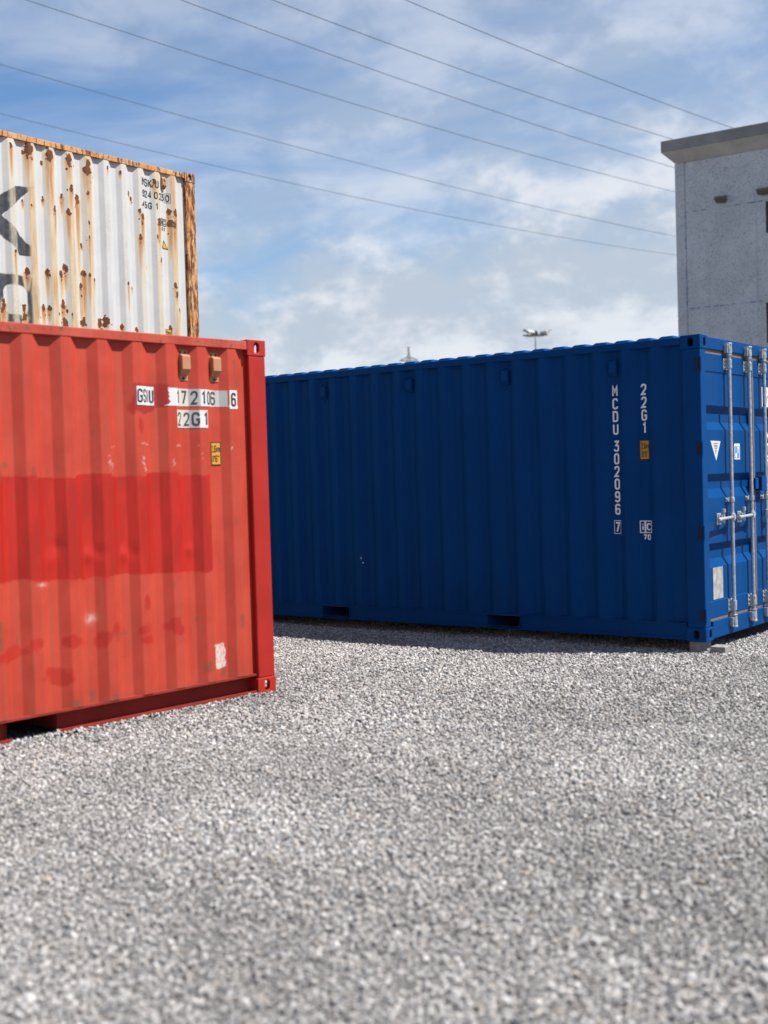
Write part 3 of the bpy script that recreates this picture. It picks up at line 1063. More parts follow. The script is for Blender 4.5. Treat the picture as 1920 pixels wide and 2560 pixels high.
for i in range(6):
    decal('sticker', [rect(ss[i], ss[i + 1] - .0004, zz0 + .002 + .0005 * i, zz1 - .0008 * i)], rprof, seg[i][2], red)
b0 = S(-.356)
decal('sticker', [rect(b0, b0 + .072, 2.084, 2.218)], rprof, 'stick_white', red)
decal('sticker', [[(b0 - .010, 2.093), (b0 - .001, 2.096), (b0 - .001, 2.118), (b0 - .006, 2.110)]], rprof, 'stick_white', red)
decal('sticker', [[(b0 + .0725, 2.090), (b0 + .082, 2.092), (b0 + .080, 2.102), (b0 + .0725, 2.104)]], rprof, 'stick_white', red)
q = []
for ch, xc in (('1', -.806), ('7', -.742), ('2', -.664), ('1', -.592), ('0', -.540), ('6', -.486)):
    sc_ = S(xc)
    q += glyph(ch, sc_ - .027, 2.110, .050, .094, .0130)
decal('lettering', q, rprof, 'letter_faded', red, 0.0045)
decal('lettering', glyph('6', b0 + .013, 2.102, .046, .098, .0140), rprof, 'letter_black', red, 0.0045)
c0, c1 = S(-.829), S(-.563)
cs = [c0, c0 + (c1 - c0) * .43, c0 + (c1 - c0) * .73, c1]
for i, m_ in enumerate(('stick_cream', 'stick_grey', 'stick_white')):
    decal('sticker', [rect(cs[i], cs[i + 1] - .0004, 1.946, 2.070)], rprof, m_, red)
q = glyph('2', c0 + .010, 1.960, .048, .094, .0120) + glyph('2', c0 + .086, 1.960, .050, .094, .0135) + glyph('G', cs[1] + .030, 1.960, .060, .096, .0155) + glyph('1', cs[2] + .034, 1.962, .050, .094, .0135)
decal('lettering', q, rprof, 'letter_faded', red, 0.0045)


def height_sign(prof, root, s0, s1, z0, z1):
    decal('height_sign_border', [rect(s0, s1, z0, z1)], prof, 'letter_black', root)
    b = (s1 - s0) * 0.075
    decal('height_sign', [rect(s0 + b, s1 - b, z0 + b, z1 - b)], prof, 'stick_yellow', root, 0.0038)
    wd = (s1 - s0 - 2 * b)
    h = (z1 - z0)
    k_ = wd / 0.095
    st = .0066 * k_
    x = s0 + b + .006 * k_
    q_ = glyph('2', x, z0 + .56 * h, .022 * k_, .30 * h, st) + glyph(',', x + .022 * k_, z0 + .56 * h, .012 * k_, .30 * h, st) + glyph('6', x + .033 * k_, z0 + .56 * h, .022 * k_, .30 * h, st) + glyph('m', x + .058 * k_, z0 + .56 * h, .030 * k_, .30 * h, st * .9)
    x += .006 * k_
    q_ += glyph('8', x, z0 + .14 * h, .022 * k_, .30 * h, st) + glyph("'", x + .022 * k_, z0 + .14 * h, .012 * k_, .30 * h, st) + glyph('6', x + .034 * k_, z0 + .14 * h, .022 * k_, .30 * h, st) + glyph('"', x + .058 * k_, z0 + .14 * h, .020 * k_, .30 * h, st * .8)
    decal('lettering', q_, prof, 'letter_black', root, 0.0052)


height_sign(rprof, red, S(-.528), S(-.425), 1.682, 1.848)

# ---- rusty white container on a stack behind ---------------------------
WZ = math.radians(52.0)
WLOC = (-2.2853, 15.8411, 2.591)
BLOBS = [(-2.518, 2.739, 0.06, 0.233), (-2.238, 2.734, 0.062, 0.473), (-1.968, 2.724, 0.049, 0.22), (-1.701, 2.682, 0.066, 0.304), (-2.751, 2.742, 0.027, 0.21), (-2.327, 2.221, 0.024, 0.039), (-2.066, 2.292, 0.03, 0.12), (-1.951, 2.4, 0.035, 0.181), (-1.849, 2.302, 0.045, 0.543), (-2.186, 2.125, 0.029, 0.198), (-1.995, 2.12, 0.034, 0.259), (-2.504, 2.12, 0.018, 0.02), (-2.601, 2.158, 0.018, 0.038), (-1.71, 2.389, 0.026, 0.122), (-1.806, 1.765, 0.023, 0.01), (-1.076, 2.491, 0.022, 0.021), (-1.033, 2.436, 0.022, 0.032), (-0.922, 2.291, 0.028, 0.042), (-0.891, 2.248, 0.036, 0.276), (-0.926, 1.969, 0.036, 0.275), (-1.208, 2.718, 0.022, 0.031), (-1.404, 2.735, 0.015, 0.041), (-0.44, 2.368, 0.035, 0.326), (-0.342, 2.361, 0.039, 0.414), (-0.427, 2.219, 0.046, 0.261), (-0.37, 2.195, 0.038, 0.349), (-0.619, 2.202, 0.037, 0.193), (-0.65, 2.027, 0.023, 0.032), (-0.676, 2.694, 0.034, 0.107), (-0.384, 1.445, 0.029, 0.13), (-0.366, 1.339, 0.026, 0.088), (-1.148, 1.398, 0.019, 0.21), (-1.069, 1.354, 0.016, 0.042), (-2.584, 1.373, 0.039, 0.097), (-2.309, 1.407, 0.036, 0.177), (-2.113, 1.406, 0.036, 0.179), (-2.059, 1.471, 0.037, 0.139), (-1.795, 1.451, 0.041, 0.364), (-1.726, 1.418, 0.025, 0.223), (-1.835, 1.286, 0.035, 0.364), (-2.371, 0.987, 0.038, 0.118), (-2.3, 0.993, 0.031, 0.079), (-2.098, 1.051, 0.048, 0.199), (-2.083, 0.834, 0.044, 0.04), (-1.822, 0.864, 0.051, 0.04), (-1.58, 0.873, 0.052, 0.02), (-1.502, 0.89, 0.052, 0.021), (-1.247, 0.868, 0.029, 0.052), (-1.01, 0.851, 0.025, 0.021), (-2.89, 0.998, 0.04, 0.172), (-2.916, 0.92, 0.031, 0.114), (-2.632, 0.983, 0.036, 0.174), (-2.625, 0.868, 0.037, 0.039), (-0.463, 0.918, 0.026, 0.065), (-2.741, 1.584, 0.018, 0.211), (-0.836, 1.632, 0.011, 0.013), (-0.316, 1.147, 0.018, 0.109), (-0.606, 1.744, 0.017, 0.022), (-1.659, 1.385, 0.016, 0.122), (-1.992, 0.951, 0.015, 0.04), (-1.706, 2.037, 0.018, 0.061), (-1.713, 1.874, 0.018, 0.406)]
LETTER_K = [(-3.051, 2.069), (-2.915, 2.166), (-2.697, 2.311), (-2.467, 2.328), (-2.88, 1.964), (-2.686, 1.801), (-2.521, 1.650), (-2.525, 1.553), (-2.679, 1.550), (-2.761, 1.639), (-2.933, 1.767), (-3.10, 1.90), (-3.10, 1.55), (-3.26, 1.55), (-3.26, 2.33), (-3.10, 2.33), (-3.10, 2.069)]


def in_poly(X, Z, poly):
    r = np.zeros(X.shape, bool)
    n = len(poly)
    for i in range(n):
        (x1, z1), (x2, z2) = poly[i], poly[(i + 1) % n]
        if z1 != z2:
            r ^= ((z1 > Z) != (z2 > Z)) & (X < (x2 - x1) * (Z - z1) / (z2 - z1) + x1)
    return r


def rrect_d(X, Z, x0, x1, z0, z1, r):
    qx = np.abs(X - (x0 + x1) / 2) - (x1 - x0) / 2 + r
    qz = np.abs(Z - (z0 + z1) / 2) - (z1 - z0) / 2 + r
    return np.hypot(np.maximum(qx, 0), np.maximum(qz, 0)) + np.minimum(np.maximum(qx, qz), 0) - r


def white_attr(X, Z):
    a = np.zeros(X.shape + (4,))
    nz = fbm(X * 30, Z * 30, 70, 5)
    nz2 = fbm(X * 45, Z * 4, 77, 4)
    rust = np.zeros(X.shape)
    stain = np.zeros(X.shape)
    extra = []
    r = np.random.default_rng(8)
    for i in range(60):                                    # the length beyond the frame wears the same way
        extra.append((float(r.uniform(-12, -3)), float(r.uniform(.3, 2.75)), float(r.uniform(.015, .055)), float(r.uniform(.03, .4))))
    for cx, cz, rr, ln in BLOBS + extra:
        q = np.hypot((X - cx) / (rr * 0.78), (Z - cz) / (rr * 1.35)) + (nz - 0.5) * 1.9
        rust = np.maximum(rust, sstep(-q, -1.15, -0.70))
        for _ in range(3):                                 # drops of flaked rust round each patch
            ax, az, ar = cx + r.normal(0, rr * .8), cz - r.uniform(-.02, rr * 3), rr * r.uniform(.12, .4)
            q2 = np.hypot((X - ax) / ar, (Z - az) / (ar * 1.6)) + (nz - 0.5) * 1.2
            rust = np.maximum(rust, sstep(-q2, -1.1, -0.6) * .9)
        down = cz - Z
        fade = sstep(down, -.02, .01) * np.clip(1 - down / (ln * 1.9 + .05), 0, 1) ** 0.6
        wd = rr * (0.95 - 0.25 * np.clip(down / (ln + .1), 0, 1))
        stain = np.maximum(stain, fade * np.exp(-((X - cx) / (wd * 1.25)) ** 2) * (0.68 + 0.5 * nz2))
        stain = np.maximum(stain, 0.30 * np.exp(-(np.hypot(X - cx, (Z - cz)) / (rr * 1.8)) ** 2))
    # old run-off down the proud ribs
    ph = ((X + 0.37 + 0.1325) % 0.265) - 0.1325
    rib = np.exp(-(ph / 0.052) ** 4)
    kk = np.floor((X + 0.37 + 0.1325) / 0.265).astype(int)
    amt = np.random.default_rng(15).uniform(0.10, 0.50, 64)[kk % 64]
    amt = np.where(kk == 0, .55, amt)
    for k_, v_ in ((-1, .30), (-2, .22), (-3, .10), (-4, .08), (-5, .42), (-6, .48), (-7, .52), (-8, .52), (-9, .22)):
        amt = np.where(kk == k_, v_, amt)
    stain = np.maximum(stain, rib * amt * (0.60 + 1.0 * nz2) * (0.7 + 0.5 * vnoise(X * 3, Z * 1.5, 90)))
    a[..., 0] = rust
    a[..., 1] = stain
    # large lettering, worn through on the ribs
    let = in_poly(X, Z, LETTER_K).astype(float)
    d1 = rrect_d(X, Z, -3.35, -2.440, .80 - .30 + .28, 1.325, .17)
    d2 = rrect_d(X, Z, -2.895, -2.583, .885, 1.212, .09)
    let = np.maximum(let, sstep(-d1, -.006, .006) * sstep(d2, -.006, .006))
    wear = rib * sstep(fbm(X * 40, Z * 14, 120, 4), .42, .70) * 0.35
    a[..., 2] = let * (1 - wear) * (0.85 + 0.15 * nz)
    a[..., 3] = rib * sstep(fbm(X * 3, Z * 1.6, 130), .38, .62) * sstep(-Z, -2.5, -1.7)
    return a


def white_panel(prof, root, z0, z1):
    dense_panel('side_panel', prof, z0, z1, 0.010, -3.4, 0.010, 'white_panel', root, white_attr)


white, wprof = container('shipping_container', WLOC, WZ, 12.192, 2.896,
                         dict(cast='rust', post='rust', rail='rust_light', rail_low='white', panel='white_panel', back='white', roof='rust_light', flange='khaki'),
                         start=-0.334, pitch=0.265, roof_high=0.0, panel=white_panel)
tag(white, 'rust-streaked white container stacked high behind the red one', 'container', 'shipping containers')
S = wprof.s_at
q = []
for ch, xc, wd in (('M', -.852, .062), ('S', -.792, .056), ('K', -.728, .056), ('U', -.640, .056)):
    q += glyph(ch, S(xc) - wd / 2, 2.618, wd, .098, .0145)
for ch, xc in (('9', -.852), ('2', -.800), ('4', -.735), ('0', -.660), ('2', -.585), ('3', -.530), ('0', -.452)):
    q += glyph(ch, S(xc) - .027, 2.482, .054, .088, .0145)
for ch, xc in (('4', -.862), ('5', -.802), ('G', -.735), ('1', -.650)):
    q += glyph(ch, S(xc) - .027, 2.352, .054, .082, .0145)
decal('lettering', q, wprof, 'letter_faded', white, 0.003)
x0, x1 = S(-.452) - .044, S(-.452) + .044
decal('lettering_frame', frame(x0, x1, 2.468, 2.586, .004), wprof, 'letter_faded', white, 0.003)
q0, q1 = S(-.590), S(-.478)
decal('lettering_frame', frame(q0, q0 + .0505, 2.172, 2.262, .008), wprof, 'letter_faded', white, 0.003)
decal('lettering_frame', frame(q0 + .0506, q1, 2.172, 2.262, .008), wprof, 'letter_faded', white, 0.003)
decal('lettering', glyph('i', q0 + .018, 2.190, .018, .056, .010) + glyph('c', q1 - .054, 2.192, .038, .078, .010) +
      glyph('8', q0 + .026, 2.108, .034, .050, .010) + glyph('1', q0 + .068, 2.108, .034, .050, .010), wprof, 'letter_faded', white, 0.003)
t0, t1, tm = S(-.582), S(-.458), S(-.530)
decal('warning_triangle_border', [[(t0, 1.890), (t1, 1.886), (tm, 1.998)]], wprof, 'letter_faded', white)
decal('warning_triangle', [[(t0 + .018, 1.901), (t1 - .018, 1.898), (tm, 1.974)]], wprof, 'stick_yellow', white, 0.0042)
h0, h1 = S(-.560), S(-.455)
decal('height_sign_border', [rect(h0, h1, .745, .892)], wprof, 'letter_faded', white)
decal('height_sign', [rect(h0 + .007, h1 - .007, .752, .885)], wprof, 'stick_yellow', white, 0.0042)
decal('lettering', glyph('2', h0 + .012, .825, .022, .048, .007) + glyph('9', h0 + .038, .825, .022, .048, .007) + glyph('m', h0 + .064, .825, .030, .048, .007), wprof, 'letter_faded', white, 0.0056)
# side vent hanging in the valley next to the code
vy = float(np.interp(-.525, wprof.xs, wprof.ys))
v_ = MB()
v_.prism([(vy + .002, 2.628), (vy - .022, 2.634), (vy - .052, 2.668), (vy - .052, 2.752), (vy - .036, 2.772), (vy + .002, 2.772)], 'x', -.556, -.492)
v_.build('ventilator', 'rust_light', white, bevel=0.004)

# ---- container under it -------------------------------------------------
grey, gprof = container('shipping_container', (WLOC[0], WLOC[1], 0.0), WZ, 12.192, 2.591,
                        dict(cast='grey_box', post='grey_box', rail='grey_box', rail_low='grey_box', panel='grey_box', roof='grey_box'),
                        start=-0.334, pitch=0.277, roof_high=0.0)
tag(grey, 'grey-green container at the bottom of the stack, carrying the rusty white one', 'container', 'shipping containers')

# ---- blue container --------------------------------------------------
BZ = math.radians(-37.474)
BB = 0.0898
blue, bprof = container('shipping_container', (2.67927, 10.32724, BB), BZ, 6.058, 2.591,
                        dict(cast='blue', post='blue', rail='blue', rail_low='blue', panel='blue', roof='blue', flange='blue'),
                        start=-0.376, pitch=0.277, roof_high=0.018, doors=True, strap=True, rail_bottom_in=0.022, y_in=0.054)
tag(blue, 'clean dark blue container with white vertical numbers and its door end to the right', 'container', 'shipping containers')
for vx in (-.815, -1.925, -3.035, -4.143, -5.25):
    ventilator(blue, bprof, vx, 2.258, 2.468, 'blue', bolt_mat='blue')
S = bprof.s_at
q = []
zc = 2.216
for i, ch in enumerate('MCDU'):
    q += glyph(ch, S(-.817) - .027, zc - .098 - i * .1115, .054, .098, .0155)
for i, ch in enumerate('302096'):
    q += glyph(ch, S(-.815) - .026, 1.732 - .098 - i * .1112, .052, .098, .0155)
q += glyph('7', S(-.820) - .024, .922, .046, .094, .0150)
x0, x1 = S(-.820) - .034, S(-.820) + .034
decal('lettering_frame', frame(x0, x1, .911, 1.030, .005), bprof, 'letter_white', blue, 0.003)
decal('lettering', q, bprof, 'letter_white', blue, 0.003)
q = []
for i, ch in enumerate('22G1'):
    q += glyph(ch, S(-.543) - .026, 2.214 - .098 - i * .1115, .052, .098, .0155)
decal('lettering', q, bprof, 'letter_white', blue, 0.003)
height_sign(bprof, blue, S(-.592), S(-.496), 1.555, 1.727)
q0, q1 = S(-.603), S(-.488)
decal('lettering_frame', frame(q0, q0 + .0495, .919, 1.027, .008), bprof, 'letter_white', blue, 0.003)
decal('lettering_frame', frame(q0 + .0496, q1, .919, 1.027, .008), bprof, 'letter_white', blue, 0.003)
decal('lettering', glyph('i', q0 + .018, .940, .018, .066, .012) + glyph('c', q1 - .060, .942, .044, .090, .012) +
      glyph('7', q0 + .030, .858, .034, .050, .011) + glyph('0', q0 + .070, .858, .034, .050, .011), bprof, 'letter_white', blue, 0.003)
# two chips in the paint
decal('paint_chip', [rect(S(-3.70), S(-3.70) + .007, .640, .660)], bprof, 'letter_white', blue, 0.002)
decal('paint_chip', [rect(S(-3.685), S(-3.685) + .010, .595, .608)], bprof, 'letter_white', blue, 0.002)

# door end (x = 0, facing +x)
PX, RX = -0.020, -0.060
MB().box(-0.09, -0.004, CW + .001, WID - CW - .001, 2.478, 2.591 - 0.012).build('end_header', 'blue', blue, bevel=0.005)
MB().box(-0.09, -0.004, CW + .001, WID - CW - .001, 0.012, 0.160).build('end_sill', 'blue', blue, bevel=0.005)
prof_z = [(.190, PX + .006), (.326, PX + .006), (.332, PX), (.617, PX), (.689, RX), (.768, RX), (.823, PX), (1.210, PX), (1.290, RX), (1.355, RX), (1.417, PX),
          (1.794, PX), (1.863, RX), (1.935, RX), (2.002, PX), (2.286, PX), (2.292, PX + .006), (2.440, PX + .006)]
LEAF = ((0.070, 1.204), (1.234, 2.368))


def end_poly(name, quads, x, mat, parent):
    """flat marks on the door end; quads hold (y, z)"""
    gids = sorted({it[2] for it in quads if isinstance(it, tuple) and len(it) == 3})
    if gids and (len(gids) > 1 or len(quads) > sum(1 for it in quads if isinstance(it, tuple) and len(it) == 3)):
        for g in gids:
            end_poly('character', [(it[0], it[1]) for it in quads if isinstance(it, tuple) and len(it) == 3 and it[2] == g], x, mat, parent)
        for it in quads:
            if not (isinstance(it, tuple) and len(it) == 3):
                end_poly('print_line', [it], x, mat, parent)
        return None
    mb = MB()
    for it in quads:
        pts, layer = (it[0], it[1]) if isinstance(it, tuple) and isinstance(it[1], int) else (it, 0)
        mb.add([(x + layer * .0004, a, b) for a, b in pts], [tuple(range(len(pts)))])
    o = mb.build(name, mat, parent)
    return o


for li, (ya, yb) in enumerate(LEAF):
    ps = [(z, x) for z, x in prof_z]
    mb = MB()
    n = len(ps)
    vs = [(x, y, z) for y in (ya, yb) for z, x in ps]
    fs = [(i, n + i, n + i + 1, i + 1) for i in range(n - 1)]
    # edge tubes of the leaf close it at both sides and behind
    mb.add(vs, fs)
    mb.box(RX - .012, PX - .001, ya - .0005, ya + .030, .190, 2.440) if li == 1 else mb.box(RX - .012, PX - .001, yb - .030, yb + .0005, .190, 2.440)
    mb.box(RX - .020, RX - .010, ya, yb, .186, 2.444)
    leaf = mb.build('door', 'blue', blue)
    # seal round the leaf
    MB().box(RX, PX + .001, ya - .012, yb + .012, 2.4402, 2.4775).build('door_seal', 'gasket', leaf)
    MB().box(RX, PX + .001, ya - .012, yb + .012, .1605, .1895).build('door_seal', 'gasket', leaf)
    rods = (.570, 1.035) if li == 0 else (1.403, 1.868)
    for ri, ry in enumerate(rods):
        rx = PX + .042
        d = 1 if li == 1 else -1                                   # handles point away from the meeting edge
        MB().tube((rx, ry, .110), (rx, ry, 2.515), .0165, 12).build('locking_rod', 'galv', leaf, smooth=False)
        # cam ends with their keepers
        for zc_, sgn in ((2.500, 1), (.118, -1)):
            c_ = MB()
            c_.tube((rx, ry, zc_ - .045), (rx, ry, zc_ + .045), .023, 12)
            c_.box(rx - .012, rx + .016, ry - .036, ry - .020, zc_ - .010, zc_ + .034)
            c_.box(rx - .012, rx + .016, ry + .020, ry + .036, zc_ - .034, zc_ + .010)
            c_.tube((rx, ry, zc_ + sgn * .034), (rx, ry, zc_ + sgn * .050), .030, 10)
            c_.tube((rx, ry, zc_ - sgn * .052), (rx, ry, zc_ - sgn * .062), .028, 10)
            c_.build('rod_cam', 'galv', leaf, bevel=.003)
            k_ = MB()
            k_.box(-.004, .030, ry - .052, ry - .038, zc_ - .040, zc_ + .040)
            k_.box(-.004, .030, ry + .038, ry + .052, zc_ - .040, zc_ + .040)
            k_.box(-.004, .006, ry - .0375, ry + .0375, zc_ - .040, zc_ + .040)
            k_.build('cam_keeper', 'galv', leaf, bevel=.003)
        for z0_, z1_ in ((2.318, 2.420), (.205, .318)):
            b_ = MB()
            b_.box(PX + .0065, PX + .012, ry - .052, ry + .040, z0_, z1_)
            b_.tube((rx, ry, z0_ + .012), (rx, ry, z1_ - .012), .0235, 12)
            b_.box(PX + .0118, rx + .004, ry - .022, ry + .022, z0_ + .010, z1_ - .010)
            for bz_ in (z0_ + .02, (z0_ + z1_) / 2, z1_ - .02):
                b_.tube((PX + .012, ry - .040, bz_), (PX + .020, ry - .040, bz_), .007, 6)
            b_.build('rod_bracket', 'galv', leaf, bevel=.003)
        for zb_ in (1.185,):
            b_ = MB()
            b_.box(PX + .0005, PX + .010, ry - .055, ry + .055, zb_ - .020, zb_ + .020)
            b_.tube((rx, ry, zb_ - .020), (rx, ry, zb_ + .020), .0235, 12)
            b_.tube((PX + .010, ry - .040, zb_), (PX + .026, ry - .040, zb_), .014, 8)
            b_.tube((PX + .010, ry + .040, zb_), (PX + .026, ry + .040, zb_), .014, 8)
            b_.build('rod_bracket', 'galv', leaf, bevel=.003)
        # handle: hub on the rod, flat bar, catch with its upright finger
        hz = 1.035
        h_ = MB()
        h_.tube((rx, ry, hz - .032), (rx, ry, hz + .032), .026, 12)
        h_.tube((rx + .024, ry + d * .020, hz), (rx + .030, ry + d * .330, hz - .006), .013, 8)
        h_.tube((rx + .030, ry + d * .330, hz - .006), (rx + .032, ry + d * .375, hz - .012), .016, 8)
        h_.box(rx + .010, rx + .042, ry + min(d * .015, d * .06), ry + max(d * .015, d * .06), hz - .018, hz + .018)
        h_.build('rod_handle', 'galv', leaf, bevel=.003)
        k_ = MB()
        cy = ry + d * .215
        k_.box(PX + .0005, PX + .010, cy - .045, cy + .045, hz - .060, hz + .040)
        k_.box(PX + .010, rx + .012, cy - .030, cy + .030, hz - .040, hz - .018)
        k_.tube((rx + .010, cy, hz - .045), (rx + .010, cy, hz + .050), .011, 8)
        k_.tube((rx + .010, cy, hz + .044), (rx + .010, cy, hz + .078), .018, 8)
        k_.tube((rx + .010, cy + d * .05, hz - .012), (rx + .010, cy + d * .05, hz + .026), .012, 8)
        k_.build('handle_catch', 'galv', leaf, bevel=.003)
    # hinges on the post; near-black blocks stand in for the shaded notches
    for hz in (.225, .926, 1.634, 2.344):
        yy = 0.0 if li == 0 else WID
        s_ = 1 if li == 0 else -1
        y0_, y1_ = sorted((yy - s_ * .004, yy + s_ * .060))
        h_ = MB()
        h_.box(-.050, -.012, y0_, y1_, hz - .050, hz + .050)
        h_.build('hinge_notch_shade', 'dark_steel_notch_shade', leaf, bevel=.002)
        ky = yy + s_ * .012
        k_ = MB().tube((-.006, ky, hz - .058), (-.006, ky, hz + .058), .011, 10)
        k_.build('hinge_pin', 'blue', leaf)

leaf_objs = [o for o in blue.children if o.name.startswith('door')]
lf0, lf1 = leaf_objs[0], leaf_objs[1]
MB().box(RX, PX + .002, 1.2045, 1.2335, .19, 2.44).build('door_seal', 'gasket', lf1)
lb = MB()
lb.box(PX + .0005, .046, 1.236, 1.365, 1.245, 1.380)
lb.build('lock_box', 'blue', lf1, bevel=.006)
lb = MB()
lb.box(PX + .0005, .030, 1.120, 1.200, 1.262, 1.365)
lb.build('lock_box', 'blue', lf0, bevel=.006)
# warning triangle, small certificate sticker, data plate
end_poly('warning_triangle', [[(.222, 1.700), (.338, 1.529), (.440, 1.697)]], PX + .002, 'stick_white', lf0)
lines = []
for i, (zz, hw) in enumerate(((1.680, .052), (1.663, .044), (1.651, .040), (1.638, .030), (1.622, .020), (1.608, .018), (1.596, .012))):
    lines.append(rect(.332 - hw, .332 + hw, zz - .0045, zz))
for ln_ in lines:
    end_poly('print_line', [ln_], PX + .0036, 'letter_faded', lf0)
end_poly('sticker', [rect(.750, .878, 1.537, 1.676)], PX + .002, 'letter_white', lf0)
end_poly('sticker', [rect(.760, .868, 1.546, 1.655)], PX + .0034, 'stick_blue', lf0)
end_poly('lettering', [(rect(.812, .856, 1.596, 1.602), 0), (rect(.812, .856, 1.640, 1.646), 0), (rect(.770, .800, 1.552, 1.590), 0)] + glyph('R', .820, 1.604, .026, .034, .007), PX + .0048, 'letter_white', lf0)
MB().box(PX + .0004, PX + .004, .212, .425, .340, .612).build('data_plate', 'plate', lf0)
# owner number board and weights on the other leaf
end_poly('sticker', [rect(1.445, 2.05, 2.020, 2.206)], PX + .002, 'stick_white', lf1)
end_poly('lettering', glyph('6', 1.485, 2.042, .080, .145, .024) + [(rect(1.590, 1.68, 2.118, 2.124), 0), (rect(1.590, 1.70, 2.106, 2.112), 0)], PX + .0036, 'letter_black', lf1)
q = text_quads('MAX', 1.545, 1.700, .075, .092, .017, .088) + text_quads('TARE', 1.545, 1.588, .075, .092, .017, .088) + text_quads('PAY', 1.545, 1.476, .075, .092, .017, .088) + text_quads('CU', 1.545, 1.105, .075, .092, .017, .088)
end_poly('lettering', q, PX + .0024, 'letter_white', lf1)

# ------------------------------------------------------------------ paving blocks under the blue container
bc, bs_ = math.cos(BZ), math.sin(BZ)


def from_blue(x, y):
    return (2.67927 + x * bc - y * bs_, 10.32724 + x * bs_ + y * bc)


def block(x0, x1, y0, y1, h, rz=0.0):
    cx, cy = (x0 + x1) / 2, (y0 + y1) / 2
    o = MB().box(-(x1 - x0) / 2, (x1 - x0) / 2, -(y1 - y0) / 2, (y1 - y0) / 2, 0.0, h).build('paving_block', 'paver', None, bevel=0.006)
    o.location = (*from_blue(cx, cy), 0.0)
    o.rotation_euler = (0, 0, BZ + rz)
    return o


tag(block(-.165, -.055, .030, .230, BB - .0005), 'concrete block wedged under the near corner of the blue container', 'block')
tag(block(.020, .150, .020, .170, .058, .05), 'loose grey paver on the gravel just right of the blue corner', 'block')
for x0, y0, wh in ((-6.03, .03, 'front corner behind the red container'), (-6.03, 2.18, 'rear corner furthest from the doors'), (-.165, 2.18, 'rear corner on the door side')):
    tag(block(x0, x0 + .13, y0, y0 + .2, BB - .0005), 'concrete block under the blue container at its ' + wh, 'block')

# ------------------------------------------------------------------ ground
gmb = MB().add([(-900, -300, 0), (900, -300, 0), (900, 2500, 0), (-900, 2500, 0)], [(0, 1, 2, 3)])
gr = gmb.build('ground', 'ground')
gr.location.z = -0.012
tag(gr, kind='structure')

# loose stones: positions from a jittered grid, instanced by geometry nodes
stones = bpy.data.collections.new('stone_shapes')
for i in range(9):
    bm = bmesh.new()
    bmesh.ops.create_icosphere(bm, subdivisions=1 if i < 6 else 2, radius=1.0)
    rr = np.random.default_rng(200 + i)
    cuts = rr.normal(size=(9, 3))
    cuts /= np.linalg.norm(cuts, axis=1)[:, None]
    lim = rr.uniform(0.42, 0.74, 9)
    for v in bm.verts:
        p_ = np.array(v.co)
        for c_, l_ in zip(cuts, lim):
            d_ = p_ @ c_
            if d_ > l_:
                p_ = p_ - c_ * (d_ - l_)
        p_ = p_ * (1 + rr.normal(0, 0.06))
        v.co = p_ * np.array([1.0, rr.uniform(.95, 1.0) * (0.80 if i % 2 else 0.95), 0.70])
    me = bpy.data.meshes.new('stone')
    bm.to_mesh(me)
    bm.free()
    me.materials.append(M['stone'])
    so = bpy.data.objects.new('stone_shape', me)
    stones.objects.link(so)


def grid_points(sp, d0, d1, seed):
    r = np.random.default_rng(seed)
    xs_ = np.arange(-7.5, 8.5, sp)
    ys_ = np.arange(d0, d1, sp)
    X, Y = np.meshgrid(xs_, ys_)
    X = X.ravel() + r.uniform(-.5, .5, X.size) * sp
    Y = Y.ravel() + r.uniform(-.5, .5, Y.size) * sp
    keep = np.abs(X) < 0.335 * Y + 0.85
    X, Y = X[keep], Y[keep]
    for (ox, oy), rz in (((-0.83595, 9.09404), RZ), ((2.67927, 10.32724), BZ)):
        lx = (X - ox) * math.cos(rz) + (Y - oy) * math.sin(rz)
        ly = -(X - ox) * math.sin(rz) + (Y - oy) * math.cos(rz)
        ins = (lx > -6.0) & (lx < -0.05) & (ly > 0.14 if rz > 0 else ly > 0.9) & (ly < WID - .1)
        X, Y = X[~ins], Y[~ins]
        if rz > 0:                                       # nothing to see behind the red container
            lx = (X - ox) * math.cos(rz) + (Y - oy) * math.sin(rz)
            ly = -(X - ox) * math.sin(rz) + (Y - oy) * math.cos(rz)
            h_ = (ly > 0.14) & (lx < -.4)
            X, Y = X[~h_], Y[~h_]
    return X, Y


def relief(X, Y):
    return 0.016 * (fbm(X * 1.3 + 40, Y * 1.3 + 40, 301, 4) - 0.5) + 0.010 * (fbm(X * 5 + 40, Y * 5 + 40, 311, 3) - 0.5)


pts, scl = [], []
for sp, d0, d1, r0, r1, seed in ((.0240, 2.7, 14.0, .0082, .0178, 1), (.0190, 2.7, 7.5, .0042, .0090, 2), (.060, 2.7, 14.0, .014, .023, 3)):
    X, Y = grid_points(sp, d0, d1, seed)
    coarse = fbm(X * 1.1 + 40, Y * 1.1 + 40, 330, 4)
    if seed == 3:
        k_ = np.random.default_rng(5).random(X.size) < 0.25 + 0.5 * (coarse - .4)
        X, Y, coarse = X[k_], Y[k_], coarse[k_]
    s = np.random.default_rng(seed + 50).uniform(r0, r1, X.size) * (0.82 + 0.36 * coarse)
    lf_ = -(X + 0.83595) * math.sin(RZ) + (Y - 9.09404) * math.cos(RZ)
    Zp = relief(X, Y) + 0.022 * np.exp(-((lf_ + .03) / .07) ** 2) * fbm(X * 6 + 40, Y * 6 + 40, 350, 3) + np.random.default_rng(seed + 60).uniform(-.35, .35, X.size) * s - 0.002
    # keep the stones clear of the container feet
    pts.append(np.stack([X, Y, Zp], -1))
    scl.append(s)
pts, scl = np.concatenate(pts), np.concatenate(scl)
npt = len(pts)
rr = np.random.default_rng(77)
lane = pts[:, 0] * 0.80 + pts[:, 1] * 0.60                 # faint wheel lanes cross the yard at a slant
